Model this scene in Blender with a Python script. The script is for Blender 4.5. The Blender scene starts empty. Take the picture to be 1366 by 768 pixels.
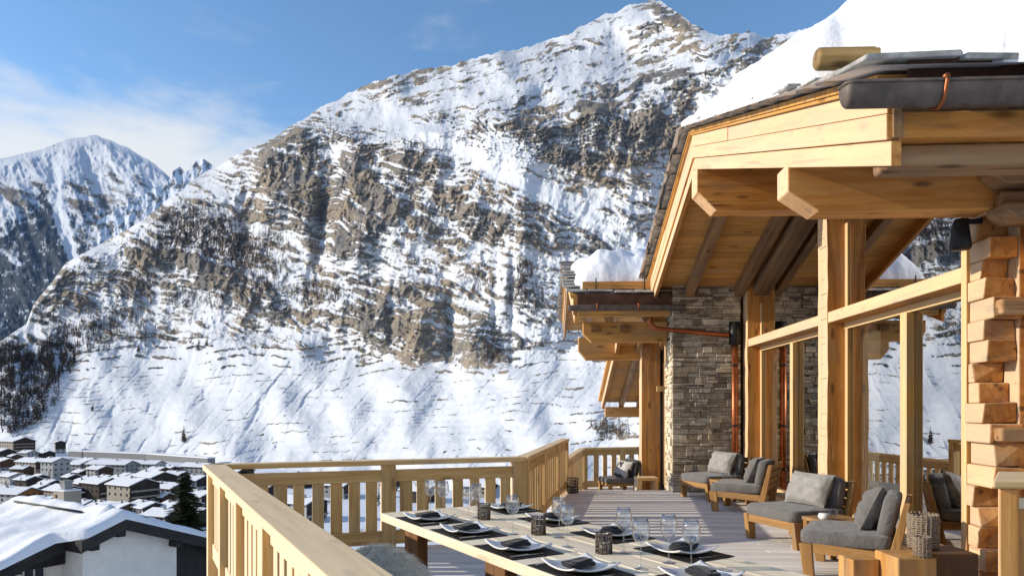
import bpy, bmesh, math, random
import numpy as np
from mathutils import Vector, Matrix
rnd = random.Random(7)
R = math.radians
scene = bpy.context.scene
COL = scene.collection

# ------------------------------------------------------------------ camera
EYE = 1.55                       # eye height above the terrace deck (deck is z = 0)
F = 950.0                        # focal length in photo pixels (photo 1366 x 768)
YAW = R(2.65)
CX0, HY = 683.0, 543.0
cs, sn = math.cos(YAW), math.sin(YAW)
cam = bpy.data.cameras.new('camera'); camo = bpy.data.objects.new('camera', cam); COL.objects.link(camo)
cam.sensor_width = 36; cam.lens = F/1366*36
cam.shift_y = (HY-384)/1366
cam.clip_start = 0.05; cam.clip_end = 30000
camo.location = (0, 0, EYE); camo.rotation_euler = (R(90), 0, YAW)
scene.camera = camo

def w(xc, yc, z=0.0):            # camera-aligned ground coordinates -> world
    return Vector((xc*cs - yc*sn, xc*sn + yc*cs, z))
def at_depth(px, py, d):         # a point of the photo at a known distance
    return w((px-CX0)/F*d, d, EYE + (HY-py)*d/F)
def at_z(px, py, z):             # a point of the photo at a known height
    d = F*(EYE-z)/(py-HY)
    return w((px-CX0)/F*d, d, z)
def at_x(px, x):                 # world Y of a column of the photo on the plane X = x
    t = (px-CX0)/F
    yc = x/(t*cs - sn)
    return yc*(t*sn + cs)

# ------------------------------------------------------------------ light
SUN_EL = R(18.5)
sun_dir = Vector((-math.cos(SUN_EL)*math.cos(R(3)), -math.cos(SUN_EL)*math.sin(R(3)), math.sin(SUN_EL)))
sl = bpy.data.lights.new('sun', 'SUN'); so = bpy.data.objects.new('sun', sl); COL.objects.link(so)
sl.energy = 5.0; sl.angle = R(0.5); sl.color = (1.0, 0.90, 0.75)
so.rotation_euler = (-sun_dir).to_track_quat('-Z', 'Y').to_euler()
so.location = (-50, 0, 40)

wd = bpy.data.worlds.new('World'); scene.world = wd; wd.use_nodes = True
nt = wd.node_tree; nt.nodes.clear()
def nn(tree, t, **kw):
    n = tree.nodes.new(t)
    for k, v in kw.items(): setattr(n, k, v)
    return n
out = nn(nt, 'ShaderNodeOutputWorld'); bg = nn(nt, 'ShaderNodeBackground')
sky = nn(nt, 'ShaderNodeTexSky', sky_type='NISHITA')
sky.sun_disc = False; sky.sun_elevation = SUN_EL
sky.sun_rotation = math.atan2(sun_dir.x, sun_dir.y)
sky.altitude = 1600; sky.air_density = 1.15; sky.dust_density = 0.4; sky.ozone_density = 2.0
tc = nn(nt, 'ShaderNodeTexCoord')
mp = nn(nt, 'ShaderNodeMapping'); mp.inputs['Scale'].default_value = (1.0, 1.0, 3.0); mp.inputs['Location'].default_value = (0.35, 0.2, 0.1)
nz = nn(nt, 'ShaderNodeTexNoise'); nz.inputs['Scale'].default_value = 4.0; nz.inputs['Detail'].default_value = 8; nz.inputs['Roughness'].default_value = 0.56; nz.inputs['Distortion'].default_value = 0.35
sep = nn(nt, 'ShaderNodeSeparateXYZ')
L = nt.links.new
L(tc.outputs['Generated'], mp.inputs['Vector']); L(mp.outputs['Vector'], nz.inputs['Vector'])
L(tc.outputs['Generated'], sep.inputs['Vector'])
band = nn(nt, 'ShaderNodeMapRange', interpolation_type='SMOOTHSTEP')     # cloud bank lies low over the valley
band.inputs['From Min'].default_value = 0.25; band.inputs['From Max'].default_value = 0.41
band.inputs['To Min'].default_value = 0.32; band.inputs['To Max'].default_value = -0.13
L(sep.outputs['Z'], band.inputs['Value'])
az = nn(nt, 'ShaderNodeMapRange', interpolation_type='SMOOTHSTEP'); az.inputs['From Min'].default_value = -0.10; az.inputs['From Max'].default_value = 0.22
az.inputs['To Min'].default_value = 0.07; az.inputs['To Max'].default_value = -0.05
L(sep.outputs['X'], az.inputs['Value'])
ad = nn(nt, 'ShaderNodeMath', operation='ADD'); L(nz.outputs['Fac'], ad.inputs[0]); L(band.outputs['Result'], ad.inputs[1])
ad2 = nn(nt, 'ShaderNodeMath', operation='ADD'); L(ad.outputs[0], ad2.inputs[0]); L(az.outputs['Result'], ad2.inputs[1])
back = nn(nt, 'ShaderNodeMapRange', interpolation_type='SMOOTHSTEP')         # unseen cloud veil added behind us to brighten and whiten the fill light
back.inputs['From Min'].default_value = 0.05; back.inputs['From Max'].default_value = -0.35; back.inputs['To Max'].default_value = 0.17
L(sep.outputs['Y'], back.inputs['Value'])
ad3 = nn(nt, 'ShaderNodeMath', operation='ADD'); L(ad2.outputs[0], ad3.inputs[0]); L(back.outputs['Result'], ad3.inputs[1]); ad2 = ad3
cr = nn(nt, 'ShaderNodeMapRange', interpolation_type='SMOOTHSTEP'); cr.inputs['From Min'].default_value = 0.52; cr.inputs['From Max'].default_value = 0.92
cr.inputs['To Max'].default_value = 0.92
L(ad2.outputs[0], cr.inputs['Value'])
mx = nn(nt, 'ShaderNodeMix', data_type='RGBA'); mx.inputs[7].default_value = (7.3, 7.5, 7.7, 1)
hs = nn(nt, 'ShaderNodeHueSaturation'); hs.inputs['Saturation'].default_value = 1.12; hs.inputs['Value'].default_value = 1.92
L(sky.outputs[0], hs.inputs['Color'])
L(cr.outputs['Result'], mx.inputs[0]); L(hs.outputs[0], mx.inputs[6])
L(mx.outputs[2], bg.inputs['Color']); bg.inputs['Strength'].default_value = 0.115
L(bg.outputs[0], out.inputs['Surface'])

scene.view_settings.view_transform = 'Standard'; scene.view_settings.look = 'None'; scene.view_settings.exposure = 0
scene.render.engine = 'CYCLES'
scene.cycles.max_bounces = 8; scene.cycles.transparent_max_bounces = 24; scene.cycles.caustics_reflective = False; scene.cycles.caustics_refractive = False
try: scene.cycles.use_denoising = True
except Exception: pass

# ------------------------------------------------------------------ tagging
def tag(o, label=None, cat=None, group=None, kind=None):
    if label: o['label'] = label
    if cat: o['category'] = cat
    if group: o['group'] = group
    if kind: o['kind'] = kind
    return o
def empty(name, loc=(0, 0, 0), rz=0.0, label=None, cat=None, group=None):
    o = bpy.data.objects.new(name, None); COL.objects.link(o)
    o.location = loc; o.rotation_euler = (0, 0, rz); o.empty_display_size = 0.2
    return tag(o, label, cat, group)
def copy_tree(o, parent=None):
    c = o.copy(); COL.objects.link(c); c.parent = parent
    for ch in list(o.children): copy_tree(ch, c)
    return c

# ------------------------------------------------------------------ materials
def mat(name):
    m = bpy.data.materials.new(name); m.use_nodes = True
    t = m.node_tree; b = t.nodes['Principled BSDF']
    return m, t, b
def ramp(t, stops, fac=None):
    r = nn(t, 'ShaderNodeValToRGB'); e = r.color_ramp.elements
    while len(e) < len(stops): e.new(0.5)
    for i, (p, c) in enumerate(stops):
        e[i].position = p; e[i].color = (*c, 1) if len(c) == 3 else c
    if fac is not None: t.links.new(fac, r.inputs['Fac'])
    return r
def noise(t, vec, scale, detail=5, rough=0.55, dist=0.0):
    n = nn(t, 'ShaderNodeTexNoise'); n.inputs['Scale'].default_value = scale; n.inputs['Detail'].default_value = detail
    n.inputs['Roughness'].default_value = rough; n.inputs['Distortion'].default_value = dist
    if vec is not None: t.links.new(vec, n.inputs['Vector'])
    return n
def math_(t, op, a, b=None, clamp=False):
    n = nn(t, 'ShaderNodeMath', operation=op, use_clamp=clamp)
    for i, v in enumerate((a, b)):
        if v is None: continue
        if isinstance(v, (int, float)): n.inputs[i].default_value = v
        else: t.links.new(v, n.inputs[i])
    return n.outputs[0]
def mixc(t, fac, a, b, mode='MIX'):
    n = nn(t, 'ShaderNodeMix', data_type='RGBA', blend_type=mode)
    for i, v in ((0, fac), (6, a), (7, b)):
        if isinstance(v, (int, float)): n.inputs[i].default_value = v
        elif isinstance(v, tuple): n.inputs[i].default_value = (*v, 1) if len(v) == 3 else v
        else: t.links.new(v, n.inputs[i])
    return n.outputs[2]
def attr(t, name):
    return nn(t, 'ShaderNodeAttribute', attribute_name=name)
def bump(t, b, h, strength=0.3, dist=0.02):
    n = nn(t, 'ShaderNodeBump'); n.inputs['Strength'].default_value = strength; n.inputs['Distance'].default_value = dist
    t.links.new(h, n.inputs['Height']); t.links.new(n.outputs[0], b.inputs['Normal'])
def objco(t):
    return nn(t, 'ShaderNodeTexCoord').outputs['Object']

# ------------------------------------------------------------------ numpy noise
def _hash(ix, iy, seed):
    h = (ix.astype(np.int64)*374761393 + iy.astype(np.int64)*668265263 + seed*1442695041) & 0xFFFFFFFF
    h = ((h ^ (h >> 13))*1274126177) & 0xFFFFFFFF
    h = h ^ (h >> 16)
    return h
def perlin(x, y, seed=0):
    x0 = np.floor(x); y0 = np.floor(y); fx = x-x0; fy = y-y0
    u = fx*fx*fx*(fx*(fx*6-15)+10); v = fy*fy*fy*(fy*(fy*6-15)+10)
    def g(dx, dy):
        a = _hash(x0+dx, y0+dy, seed)*(2*np.pi/4294967296.0)
        return np.cos(a)*(fx-dx) + np.sin(a)*(fy-dy)
    a = g(0, 0); b = g(1, 0); c = g(0, 1); d = g(1, 1)
    return 1.45*((a*(1-u)+b*u)*(1-v) + (c*(1-u)+d*u)*v)
def fbm(x, y, oct=5, seed=0, gain=0.5, lac=2.03):
    s = 0; a = 1.0; n = 0
    for i in range(oct):
        s = s + a*perlin(x+17.3*i, y-9.1*i, seed+i*13); n += a
        a *= gain; x = x*lac; y = y*lac
    return s/n*1.6
def ridged(x, y, oct=5, seed=0, gain=0.55):
    s = 0; a = 1.0; n = 0
    for i in range(oct):
        s = s + a*(1-2*np.abs(perlin(x+5.3*i, y+3.7*i, seed+i*29))); n += a
        a *= gain; x = x*2.07; y = y*2.07
    return s/n
def sstep(a, b, x):
    t = np.clip((x-a)/(b-a), 0, 1); return t*t*(3-2*t)
def blob(px, py, cx, cy, rx, ry, ang=0.0):
    c, s = math.cos(R(ang)), math.sin(R(ang))
    dx = px-cx; dy = py-cy
    a = (dx*c + dy*s)/rx; b = (-dx*s + dy*c)/ry
    return np.exp(-(a*a+b*b))
def grid_mesh(name, X, Y, Z, material, attrs=None, smooth=True):
    n, m = X.shape
    me = bpy.data.meshes.new(name)
    co = np.stack([X, Y, Z], -1).reshape(-1, 3).astype(np.float32)
    idx = np.arange(n*m).reshape(n, m)
    q = np.stack([idx[:-1, :-1], idx[:-1, 1:], idx[1:, 1:], idx[1:, :-1]], -1).reshape(-1, 4).astype(np.int32)
    me.vertices.add(n*m); me.vertices.foreach_set('co', co.ravel())
    me.loops.add(q.size); me.loops.foreach_set('vertex_index', q.ravel())
    me.polygons.add(len(q)); me.polygons.foreach_set('loop_start', np.arange(0, q.size, 4, dtype=np.int32))
    me.polygons.foreach_set('loop_total', np.full(len(q), 4, dtype=np.int32))
    me.update(calc_edges=True)
    if smooth: me.polygons.foreach_set('use_smooth', np.ones(len(q), dtype=bool))
    for k, v in (attrs or {}).items():
        a = me.attributes.new(k, 'FLOAT', 'POINT'); a.data.foreach_set('value', v.ravel().astype(np.float32))
    me.materials.append(material)
    o = bpy.data.objects.new(name, me); COL.objects.link(o)
    return o
# ================================================================== TERRAIN
def terrain_mat(name, rockA, rockB, rockC, snow, veg, haze=(0, 0, 0), nscale=0.05, bstr=0.6, bdist=2.5):
    m, t, b = mat(name); oc = objco(t)
    n1 = noise(t, oc, nscale, 8, 0.65); n2 = noise(t, oc, nscale*5, 6, 0.65); n3 = noise(t, oc, nscale*0.22, 5, 0.6)
    # beds of rock: stretched noise
    mpn = nn(t, 'ShaderNodeMapping'); mpn.inputs['Scale'].default_value = (0.9, 0.9, 1.7); mpn.inputs['Rotation'].default_value = (R(9), R(-10), 0)
    t.links.new(oc, mpn.inputs['Vector']); n4 = noise(t, mpn.outputs[0], nscale*1.1, 7, 0.65)
    r1 = ramp(t, [(0.30, rockA), (0.5, rockB), (0.70, rockC)], math_(t, 'ADD', math_(t, 'MULTIPLY', n4.outputs['Fac'], 0.6), math_(t, 'MULTIPLY', n2.outputs['Fac'], 0.4)))
    tone = ramp(t, [(0.35, (0.62, 0.66, 0.74)), (0.62, (1.2, 1.07, 0.9))], n3.outputs['Fac'])
    rock = mixc(t, 1.0, r1.outputs[0], tone.outputs[0], 'MULTIPLY')
    ra = attr(t, 'rock').outputs['Fac']
    f = math_(t, 'ADD', ra, math_(t, 'MULTIPLY', math_(t, 'SUBTRACT', n2.outputs['Fac'], 0.5), 0.9))
    f = math_(t, 'ADD', f, math_(t, 'MULTIPLY', math_(t, 'SUBTRACT', n1.outputs['Fac'], 0.5), 0.5))
    mr = nn(t, 'ShaderNodeMapRange', interpolation_type='SMOOTHSTEP'); mr.inputs['From Min'].default_value = 0.43; mr.inputs['From Max'].default_value = 0.57
    t.links.new(f, mr.inputs['Value'])
    va = attr(t, 'veg').outputs['Fac']
    fv = math_(t, 'ADD', va, math_(t, 'MULTIPLY', math_(t, 'SUBTRACT', n2.outputs['Fac'], 0.5), 1.3))
    mv = nn(t, 'ShaderNodeMapRange', interpolation_type='SMOOTHSTEP'); mv.inputs['From Min'].default_value = 0.46; mv.inputs['From Max'].default_value = 0.62
    t.links.new(fv, mv.inputs['Value'])
    c = mixc(t, mr.outputs['Result'], snow, rock)
    vcol = ramp(t, [(0.35, veg), (0.7, tuple(v*1.9 for v in veg))], n1.outputs['Fac'])
    c = mixc(t, mv.outputs['Result'], c, vcol.outputs[0])
    t.links.new(c, b.inputs['Base Color']); b.inputs['Roughness'].default_value = 0.9; b.inputs['Specular IOR Level'].default_value = 0.08
    hgt = math_(t, 'MULTIPLY', n2.outputs['Fac'], math_(t, 'ADD', 0.05, mr.outputs['Result']))
    bump(t, b, hgt, bstr, bdist)
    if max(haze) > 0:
        b.inputs['Emission Color'].default_value = (*haze, 1); b.inputs['Emission Strength'].default_value = 1.0  # aerial haze painted as a faint even blue glow
    return m

def curve(pts):
    xs = [p[0] for p in pts]; ys = [p[1] for p in pts]
    return lambda x: np.interp(x, xs, ys)

# ---- the big mountain across the valley: a terrain in polar steps (bearing x elevation)
sil1 = curve([(-400, 560), (-60, 480), (0, 455), (35, 432), (45, 405), (70, 375), (88, 350), (135, 325), (175, 303), (215, 275), (258, 240), (300, 215), (330, 200), (360, 188), (400, 160),
    (440, 138), (500, 108), (560, 93), (600, 88), (640, 75), (690, 66), (720, 58), (760, 45), (800, 22), (840, 8), (870, 1), (885, 3), (905, 18), (922, 32), (950, 45), (975, 48), (1000, 41),
    (1015, 50), (1050, 45), (1078, 37), (1092, 35), (1110, 50), (1200, 75), (1450, 180)])
step = 1.25
pxs = np.arange(-330, 1420, step); NR = 470
PX, V = np.meshgrid(pxs, np.linspace(0, 1, NR))
Yb = 720.0
top = sil1(PX) + 5*fbm(PX/26, PX*0, 5, 3, 0.62)*sstep(-100, 300, PX)
PY = Yb + (top-Yb)*V
foot = curve([(-400, 1250), (0, 1010), (150, 930), (400, 720), (700, 520), (850, 440), (1100, 330), (1450, 270)])(PX)
# growth of distance with elevation: terraces, cliffs, upper snowfields
wig = 16*fbm(PX/90, PY/90, 2, 11)
yb = PY + wig
cliff_base = curve([(-400, 470), (0, 440), (120, 430), (250, 430), (400, 440), (520, 480), (700, 490), (800, 440), (900, 400), (1400, 400)])(PX)
cliff_top = curve([(-400, 420), (0, 400), (150, 330), (300, 250), (400, 195), (560, 180), (700, 170), (820, 150), (900, 110), (1000, 90), (1400, 120)])(PX)
g1 = sstep(0, 1, 0)*0 + 0.0024; g2 = 0.0011; g3 = 0.0044
def integ(y):      # log distance
    a = np.maximum(612-y, -110); t1 = np.minimum(a, 612-cliff_base)
    t2 = np.clip(a-(612-cliff_base), 0, cliff_base-cliff_top); t3 = np.maximum(a-(612-cliff_top), 0)
    return g1*t1 + g2*t2 + g3*t3
lnD = integ(yb)
# ---- masks
strA = fbm((PX*0.97-PY*0.24)/85 + 0.35*fbm(PX/120, PY/120, 3, 5), (PY+PX*0.26)/15, 5, 21, 0.58)      # beds rising to the right
strB = fbm((PX*0.96+PY*0.28)/80 + 0.35*fbm(PX/120, PY/120, 3, 6), (PY-PX*0.30)/14, 5, 22, 0.58)      # beds dipping to the right
mixd = sstep(150, 215, PY - 0.0*PX + 18*fbm(PX/150, PY/150, 3, 7))
strat = strA*(1-mixd) + strB*mixd
fine = fbm(PX/9, PY/8, 4, 31, 0.6); mid = fbm(PX/34, PY/30, 5, 33, 0.55)
rk = -0.58 + 0*PX
for (cx, cy, rx, ry, an, am) in [
    (400, 245, 45, 55, -10, 1.0), (365, 235, 40, 34, -30, 0.55), (478, 262, 45, 62, 0, 1.25), (540, 300, 60, 40, 20, 0.8), (560, 212, 46, 20, 8, 0.95), (440, 330, 60, 30, 10, 0.7), (610, 255, 70, 26, 20, 0.55),
    (640, 300, 90, 34, 14, 0.62), (740, 315, 80, 20, 8, 0.55), (760, 215, 50, 24, 22, 0.95), (830, 195, 50, 40, 0, 0.85), (880, 165, 45, 45, 0, 0.9), (790, 150, 50, 16, -10, 0.6), (870, 260, 50, 26, 8, 0.5), (850, 300, 40, 20, 0, 0.4), (700, 165, 48, 18, 6, 0.8), (625, 175, 22, 12, 0, 0.4),
    (900, 100, 40, 20, -10, 0.5), (930, 60, 30, 16, 20, 0.45), (556, 462, 30, 46, 10, 1.25), (515, 432, 34, 34, -20, 0.9), (632, 468, 42, 44, 25, 1.2), (680, 492, 22, 20, 0, 0.7), (470, 415, 40, 30, 0, 0.75), (400, 420, 50, 24, -10, 0.55),
    (300, 390, 55, 30, 10, 0.65), (255, 352, 60, 20, 25, 1.0), (330, 385, 40, 22, 30, 0.85), (190, 345, 55, 18, 12, 0.8), (150, 375, 60, 16, 20, 0.45), (80, 400, 36, 24, -20, 1.0), (160, 405, 50, 20, 0, 0.65), (240, 290, 60, 40, -30, 0.35), (330, 260, 40, 40, -30, 0.45),
    (720, 410, 40, 40, 0, 0.28), (770, 445, 40, 26, 0, 0.35), (810, 400, 40, 50, 0, 0.3), (780, 380, 36, 18, 0, 0.35), (590, 390, 60, 18, 0, 0.5), (530, 375, 40, 18, 0, 0.45), (487, 482, 20, 7, 0, 0.7), (802, 566, 36, 18, 18, 1.1), (842, 584, 30, 16, 10, 0.7), (850, 545, 20, 10, 0, 0.6), (738, 525, 30, 5, -12, 0.6), (775, 518, 12, 4, -10, 0.7),
    (888, 20, 32, 12, 28, 1.3), (905, 35, 16, 8, 35, 0.6), (560, 100, 90, 10, -12, 0.32), (430, 150, 60, 10, -30, 0.34), (880, 55, 40, 10, 0, 0.2), (1010, 60, 40, 12, 0, 0.4), (1050, 90, 50, 20, 0, 0.45), (380, 185, 50, 10, -32, 0.4), (470, 180, 60, 7, -6, 0.45), (300, 330, 40, 30, 0, 0.25), (810, 110, 60, 14, -20, 0.3)]:
    rk = rk + am*blob(PX, PY, cx, cy, rx, ry, an)
terr = sstep(455, 520, PY + 0.02*PX)             # the terraced meadow
sn_band = blob(PX, PY, 690, 240, 150, 10, 27)*0.9 + blob(PX, PY, 620, 130, 150, 22, -8)*0.35 + blob(PX, PY, 500, 215, 20, 14, 0)*0.6 + blob(PX, PY, 560, 175, 90, 10, 10)*0.5
rk = rk - sn_band - 0.55*terr
strC = fbm((PX*0.97+PY*0.26)/46 + 0.4*fbm(PX/70, PY/70, 3, 15), (PY-PX*(0.30*mixd-0.24*(1-mixd)))/6.0, 4, 25, 0.6)      # thin ledges
rk = np.minimum(rk, 0.5) + 0.16*(1-terr)*sstep(330, 200, PY)*0
wx = PX + 14*fbm(PX/60, PY/60, 3, 101); wy = PY + 12*fbm(PX/60, PY/60, 3, 102)
dip = -0.24*(1-mixd) + 0.22*mixd
up_ = lambda t_: 1-t_
crag = ridged(wx/34, (wy - dip*PX)/15, 6, 103, 0.62)             # ledges and crags, two to one
crag2 = fbm(wx/15, (wy - dip*PX)/8, 5, 104, 0.62)
field = rk + 0.75*strat*(1-0.85*terr) + 0.85*(crag-0.25)*(1-0.9*terr) + 0.55*crag2*(1-0.75*terr) + 0.38*mid*(1-0.8*terr) + (0.22+0.38*sstep(230, 150, PY))*strC*(1-terr) + 0.14*sstep(220, 130, PY)*sstep(60, 90, PY) + 0.28*fine*(1-0.5*terr)
led = ridged(PX/75 + 0.3*fbm(PX/50, PY/50, 3, 112), (wy - (dip+0.03)*PX)/12, 3, 111, 0.6)          # snow caught on ledges
led2 = ridged(PX/34 + 0.3*fbm(PX/30, PY/30, 3, 113), (wy - dip*PX)/6, 3, 114, 0.6)
field = field - up_(terr)*(0.62*sstep(0.22, 0.62, led) + 0.40*sstep(0.30, 0.66, led2))*sstep(-0.6, 0.5, field) + 0.31*up_(terr)
# dry-stone walls of the terraces, broken lines
sT = PY + 0.07*PX + 10*fbm(PX/150, PY/80, 2, 41) + 1.6*fbm(PX/12, PY/12, 3, 42)
per = 11.5
ph = np.abs(((sT/per) % 1.0)-0.5)*per
brk = fbm(PX/24, np.floor(sT/per)*7.7, 4, 44)
wall_line = (1-sstep(0.3, 1.15+0.9*fine, ph))*(0.45+0.55*sstep(0.1, 0.5, fbm(PX/60, PY/40, 3, 46)+0.3))*sstep(-0.22, 0.06, brk)*sstep(430, 490, PY)*(1-sstep(596, 606, PY)*(PX < 260))
field = field + 1.85*wall_line
scrub = sstep(0.42, 0.62, fbm(PX/11, PY/7, 4, 47, 0.6))*terr*(0.35+0.65*sstep(0.0, 0.5, fbm(PX/60, PY/40, 3, 49)))
field = field + 0.95*scrub
rock = 0.5 + 0.75*field
# ---- relief
cl = sstep(0.15, 0.9, rock)
butt = ridged(PX/70 + 0.25*PY/70, PY/170, 5, 51)                 # buttresses and gullies
gul = ridged((PX + 0.66*PY)/46 + 0.22*fbm(PX/90, PY/90, 2, 8), (PY-0.6*PX)/260, 2, 52)  # ribs down the meadow
dh = -0.044*butt*(1-terr)*sstep(0, 260, PX+120)*(0.35+0.65*sstep(-0.2,0.3,rk)) - 0.0060*gul*terr
dh += 0.012*fbm(PX/130, PY/110, 2, 53) - 0.005*mid*(1-terr) - 0.0016*fine*(1-0.9*terr)*(0.25+0.75*cl)
soft = sstep(-0.35, 0.9, field)
up = 1-terr
facets = 0.60*ridged(wx/30, wy/40, 5, 105, 0.6) + 0.40*ridged(wx/11, wy/13, 4, 106, 0.6)
dh -= up*(0.0105*soft + (0.30+0.70*cl)*0.0125*facets)
dh -= 0.0020*(((sT/per) % 1.0))*terr + 0.0016*fbm(PX/14, PY/10, 4, 57)*terr
trk = sstep(0.80, 0.97, 1-2*np.abs(perlin((PX+(0.62+0.16*np.sin(PX/230))*PY)/70+0.16*fbm(PX/50, PY/50, 3, 58), PY/700, 59)))*terr*sstep(-0.3, 0.3, fbm(PX/80, PY/60, 3, 60)+0.15)
dh += 0.0038*trk + 0.0016*sstep(0.86, 0.98, 1-2*np.abs(perlin((PX+0.95*PY)/37+3.3, PY/500, 62)))*terr
# the big cleft left of the brown buttress and its neighbours
dh += 0.060*blob(PX, PY, 432, 285, 13, 75, 8) - 0.034*blob(PX, PY, 470, 270, 26, 60, 0) + 0.04*blob(PX, PY, 600, 440, 9, 50, -4) - 0.02*blob(PX, PY, 628, 465, 22, 40, 12) - 0.018*blob(PX, PY, 556, 462, 20, 40, 8)
dh += 0.03*blob(PX, PY, 520, 425, 9, 30, 0) + 0.02*blob(PX, PY, 683, 400, 5, 70, 0) + 0.016*blob(PX, PY, 660, 410, 5, 50, 3) + 0.03*blob(PX, PY, 330, 300, 14, 90, 5)
dh -= 0.02*blob(PX, PY, 400, 575, 60, 60, 0)*0
D = foot*np.exp(lnD + dh*(1-0.97*sstep(0.97, 1.0, V)))
ZZ = EYE + (HY-PY)*D/F
Xc = (PX-CX0)/F*D
XW = Xc*cs - D*sn; YW = Xc*sn + D*cs
veg = -0.2 + 0*PX
for (cx, cy, rx, ry, am) in [(230, 300, 45, 34, 0.62), (290, 325, 60, 40, 0.62), (340, 340, 50, 40, 0.5), (190, 395, 50, 22, 0.55), (120, 455, 40, 16, 0.4), (690, 385, 18, 30, 0.7), (715, 400, 16, 26, 0.5), (60, 470, 50, 20, 0.45), (265, 455, 20, 14, 0.3), (470, 400, 40, 20, 0.25)]:
    veg = veg + am*blob(PX, PY, cx, cy, rx, ry)
vstr = fbm(PX/3.2, PY/9.0, 4, 61, 0.6)
veg = veg + 0.45*vstr*sstep(-0.15, 0.1, veg)
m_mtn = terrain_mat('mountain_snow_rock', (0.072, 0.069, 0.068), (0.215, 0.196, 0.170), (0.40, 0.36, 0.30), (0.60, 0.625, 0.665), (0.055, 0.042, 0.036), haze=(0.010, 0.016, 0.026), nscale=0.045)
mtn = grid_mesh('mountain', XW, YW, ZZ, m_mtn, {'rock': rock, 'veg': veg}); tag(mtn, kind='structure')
def on_mountain(px, py):           # surface point of the big mountain for a bearing / elevation
    j = int(np.clip(round((px-pxs[0])/step), 0, len(pxs)-1))
    col = PY[:, j]; i = int(np.argmin(np.abs(col-py)))
    return Vector((XW[i, j], YW[i, j], ZZ[i, j]))

# ---- mountain at the head of the valley, left
sil2 = curve([(-500, 250), (-120, 225), (-40, 220), (0, 212), (30, 205), (60, 198), (90, 186), (125, 180), (150, 188), (175, 200), (200, 214), (225, 235), (240, 247), (300, 292), (420, 340), (520, 380)])
px2 = np.arange(-480, 520, 1.3)
P2, V2 = np.meshgrid(px2, np.linspace(0, 1, 300))
t2 = sil2(P2) + 2.2*fbm(P2/20, P2*0, 5, 71, 0.6); Y2 = 560 + (t2-560)*V2
ln2 = 0.0030*(560-Y2)
rid = ridged((P2-0.35*Y2)/95, Y2/260, 5, 72)
dh2 = -0.045*rid + 0.02*fbm(P2/50, Y2/45, 5, 73) - 0.004*fbm(P2/8, Y2/8, 4, 74)
gx = np.interp(Y2, [190, 215, 260, 300, 345, 380], [62, 68, 76, 82, 98, 112])
gully = np.exp(-((P2-gx)/6.5)**2)*sstep(195, 215, Y2)*(1-sstep(345, 365, Y2))
gx2 = np.interp(Y2, [215, 260, 345], [52, 54, 66]); dh2 += 0.02*np.exp(-((P2-gx)/9)**2)*sstep(200, 230, Y2)
D2 = (3000 + 1.1*(300-P2))*np.exp(ln2 + dh2*(1-0.96*sstep(0.97, 1, V2)))
Z2 = EYE + (HY-Y2)*D2/F; X2 = (P2-CX0)/F*D2
f2 = fbm(P2/13, Y2/10, 5, 75, 0.6); s2 = fbm((P2+Y2)/40, (Y2-0.5*P2)/12, 5, 76)
rock2 = 0.30 + 0.42*s2 + 0.25*blob(P2, Y2, 125, 270, 40, 40, 40) - 0.25*sstep(250, 200, Y2) + 0.35*blob(P2, Y2, 0, 250, 60, 12, 30) - 1.2*gully
tree_line = np.interp(P2, [-400, -40, 0, 45, 60, 75, 100, 130, 170, 210, 260], [290, 275, 272, 240, 215, 218, 245, 258, 258, 280, 320])
veg2 = 0.10 + 0.75*sstep(-10, 75, Y2-tree_line) + 0.48*f2 + 0.30*fbm(P2/2.8, Y2/7, 3, 77) - 1.6*gully - 0.55*blob(P2, Y2, 20, 345, 18, 8, 30) - 0.5*blob(P2, Y2, 130, 320, 50, 20, 30)
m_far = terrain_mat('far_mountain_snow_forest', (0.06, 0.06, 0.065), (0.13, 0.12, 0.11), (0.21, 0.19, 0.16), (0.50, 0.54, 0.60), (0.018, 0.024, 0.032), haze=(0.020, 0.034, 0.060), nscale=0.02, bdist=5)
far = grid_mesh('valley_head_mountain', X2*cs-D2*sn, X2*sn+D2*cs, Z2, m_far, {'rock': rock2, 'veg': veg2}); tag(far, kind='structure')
# ---- the small distant peaks in the saddle
sil3 = curve([(120, 300), (215, 246), (226, 240), (231, 228), (240, 222), (247, 229), (254, 226), (262, 214), (270, 210), (279, 217), (287, 224), (300, 232), (330, 250), (420, 300)])
px3 = np.arange(130, 420, 1.2); P3, V3 = np.meshgrid(px3, np.linspace(0, 1, 110))
t3 = sil3(P3) + 1.5*fbm(P3/9, P3*0, 4, 81); Y3 = 330+(t3-330)*V3
D3 = 5600*np.exp(0.004*(330-Y3) - 0.03*ridged(P3/26, Y3/60, 5, 82)); X3 = (P3-CX0)/F*D3
rock3 = 0.42 + 0.5*fbm(P3/9, Y3/9, 5, 83)
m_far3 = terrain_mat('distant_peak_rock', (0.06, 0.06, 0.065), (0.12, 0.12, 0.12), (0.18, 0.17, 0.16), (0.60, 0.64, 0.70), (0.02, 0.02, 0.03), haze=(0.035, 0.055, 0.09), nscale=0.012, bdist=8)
pk = grid_mesh('distant_peak', X3*cs-D3*sn, X3*sn+D3*cs, EYE+(HY-Y3)*D3/F, m_far3, {'rock': rock3, 'veg': rock3*0-0.5}); tag(pk, kind='structure')

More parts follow.
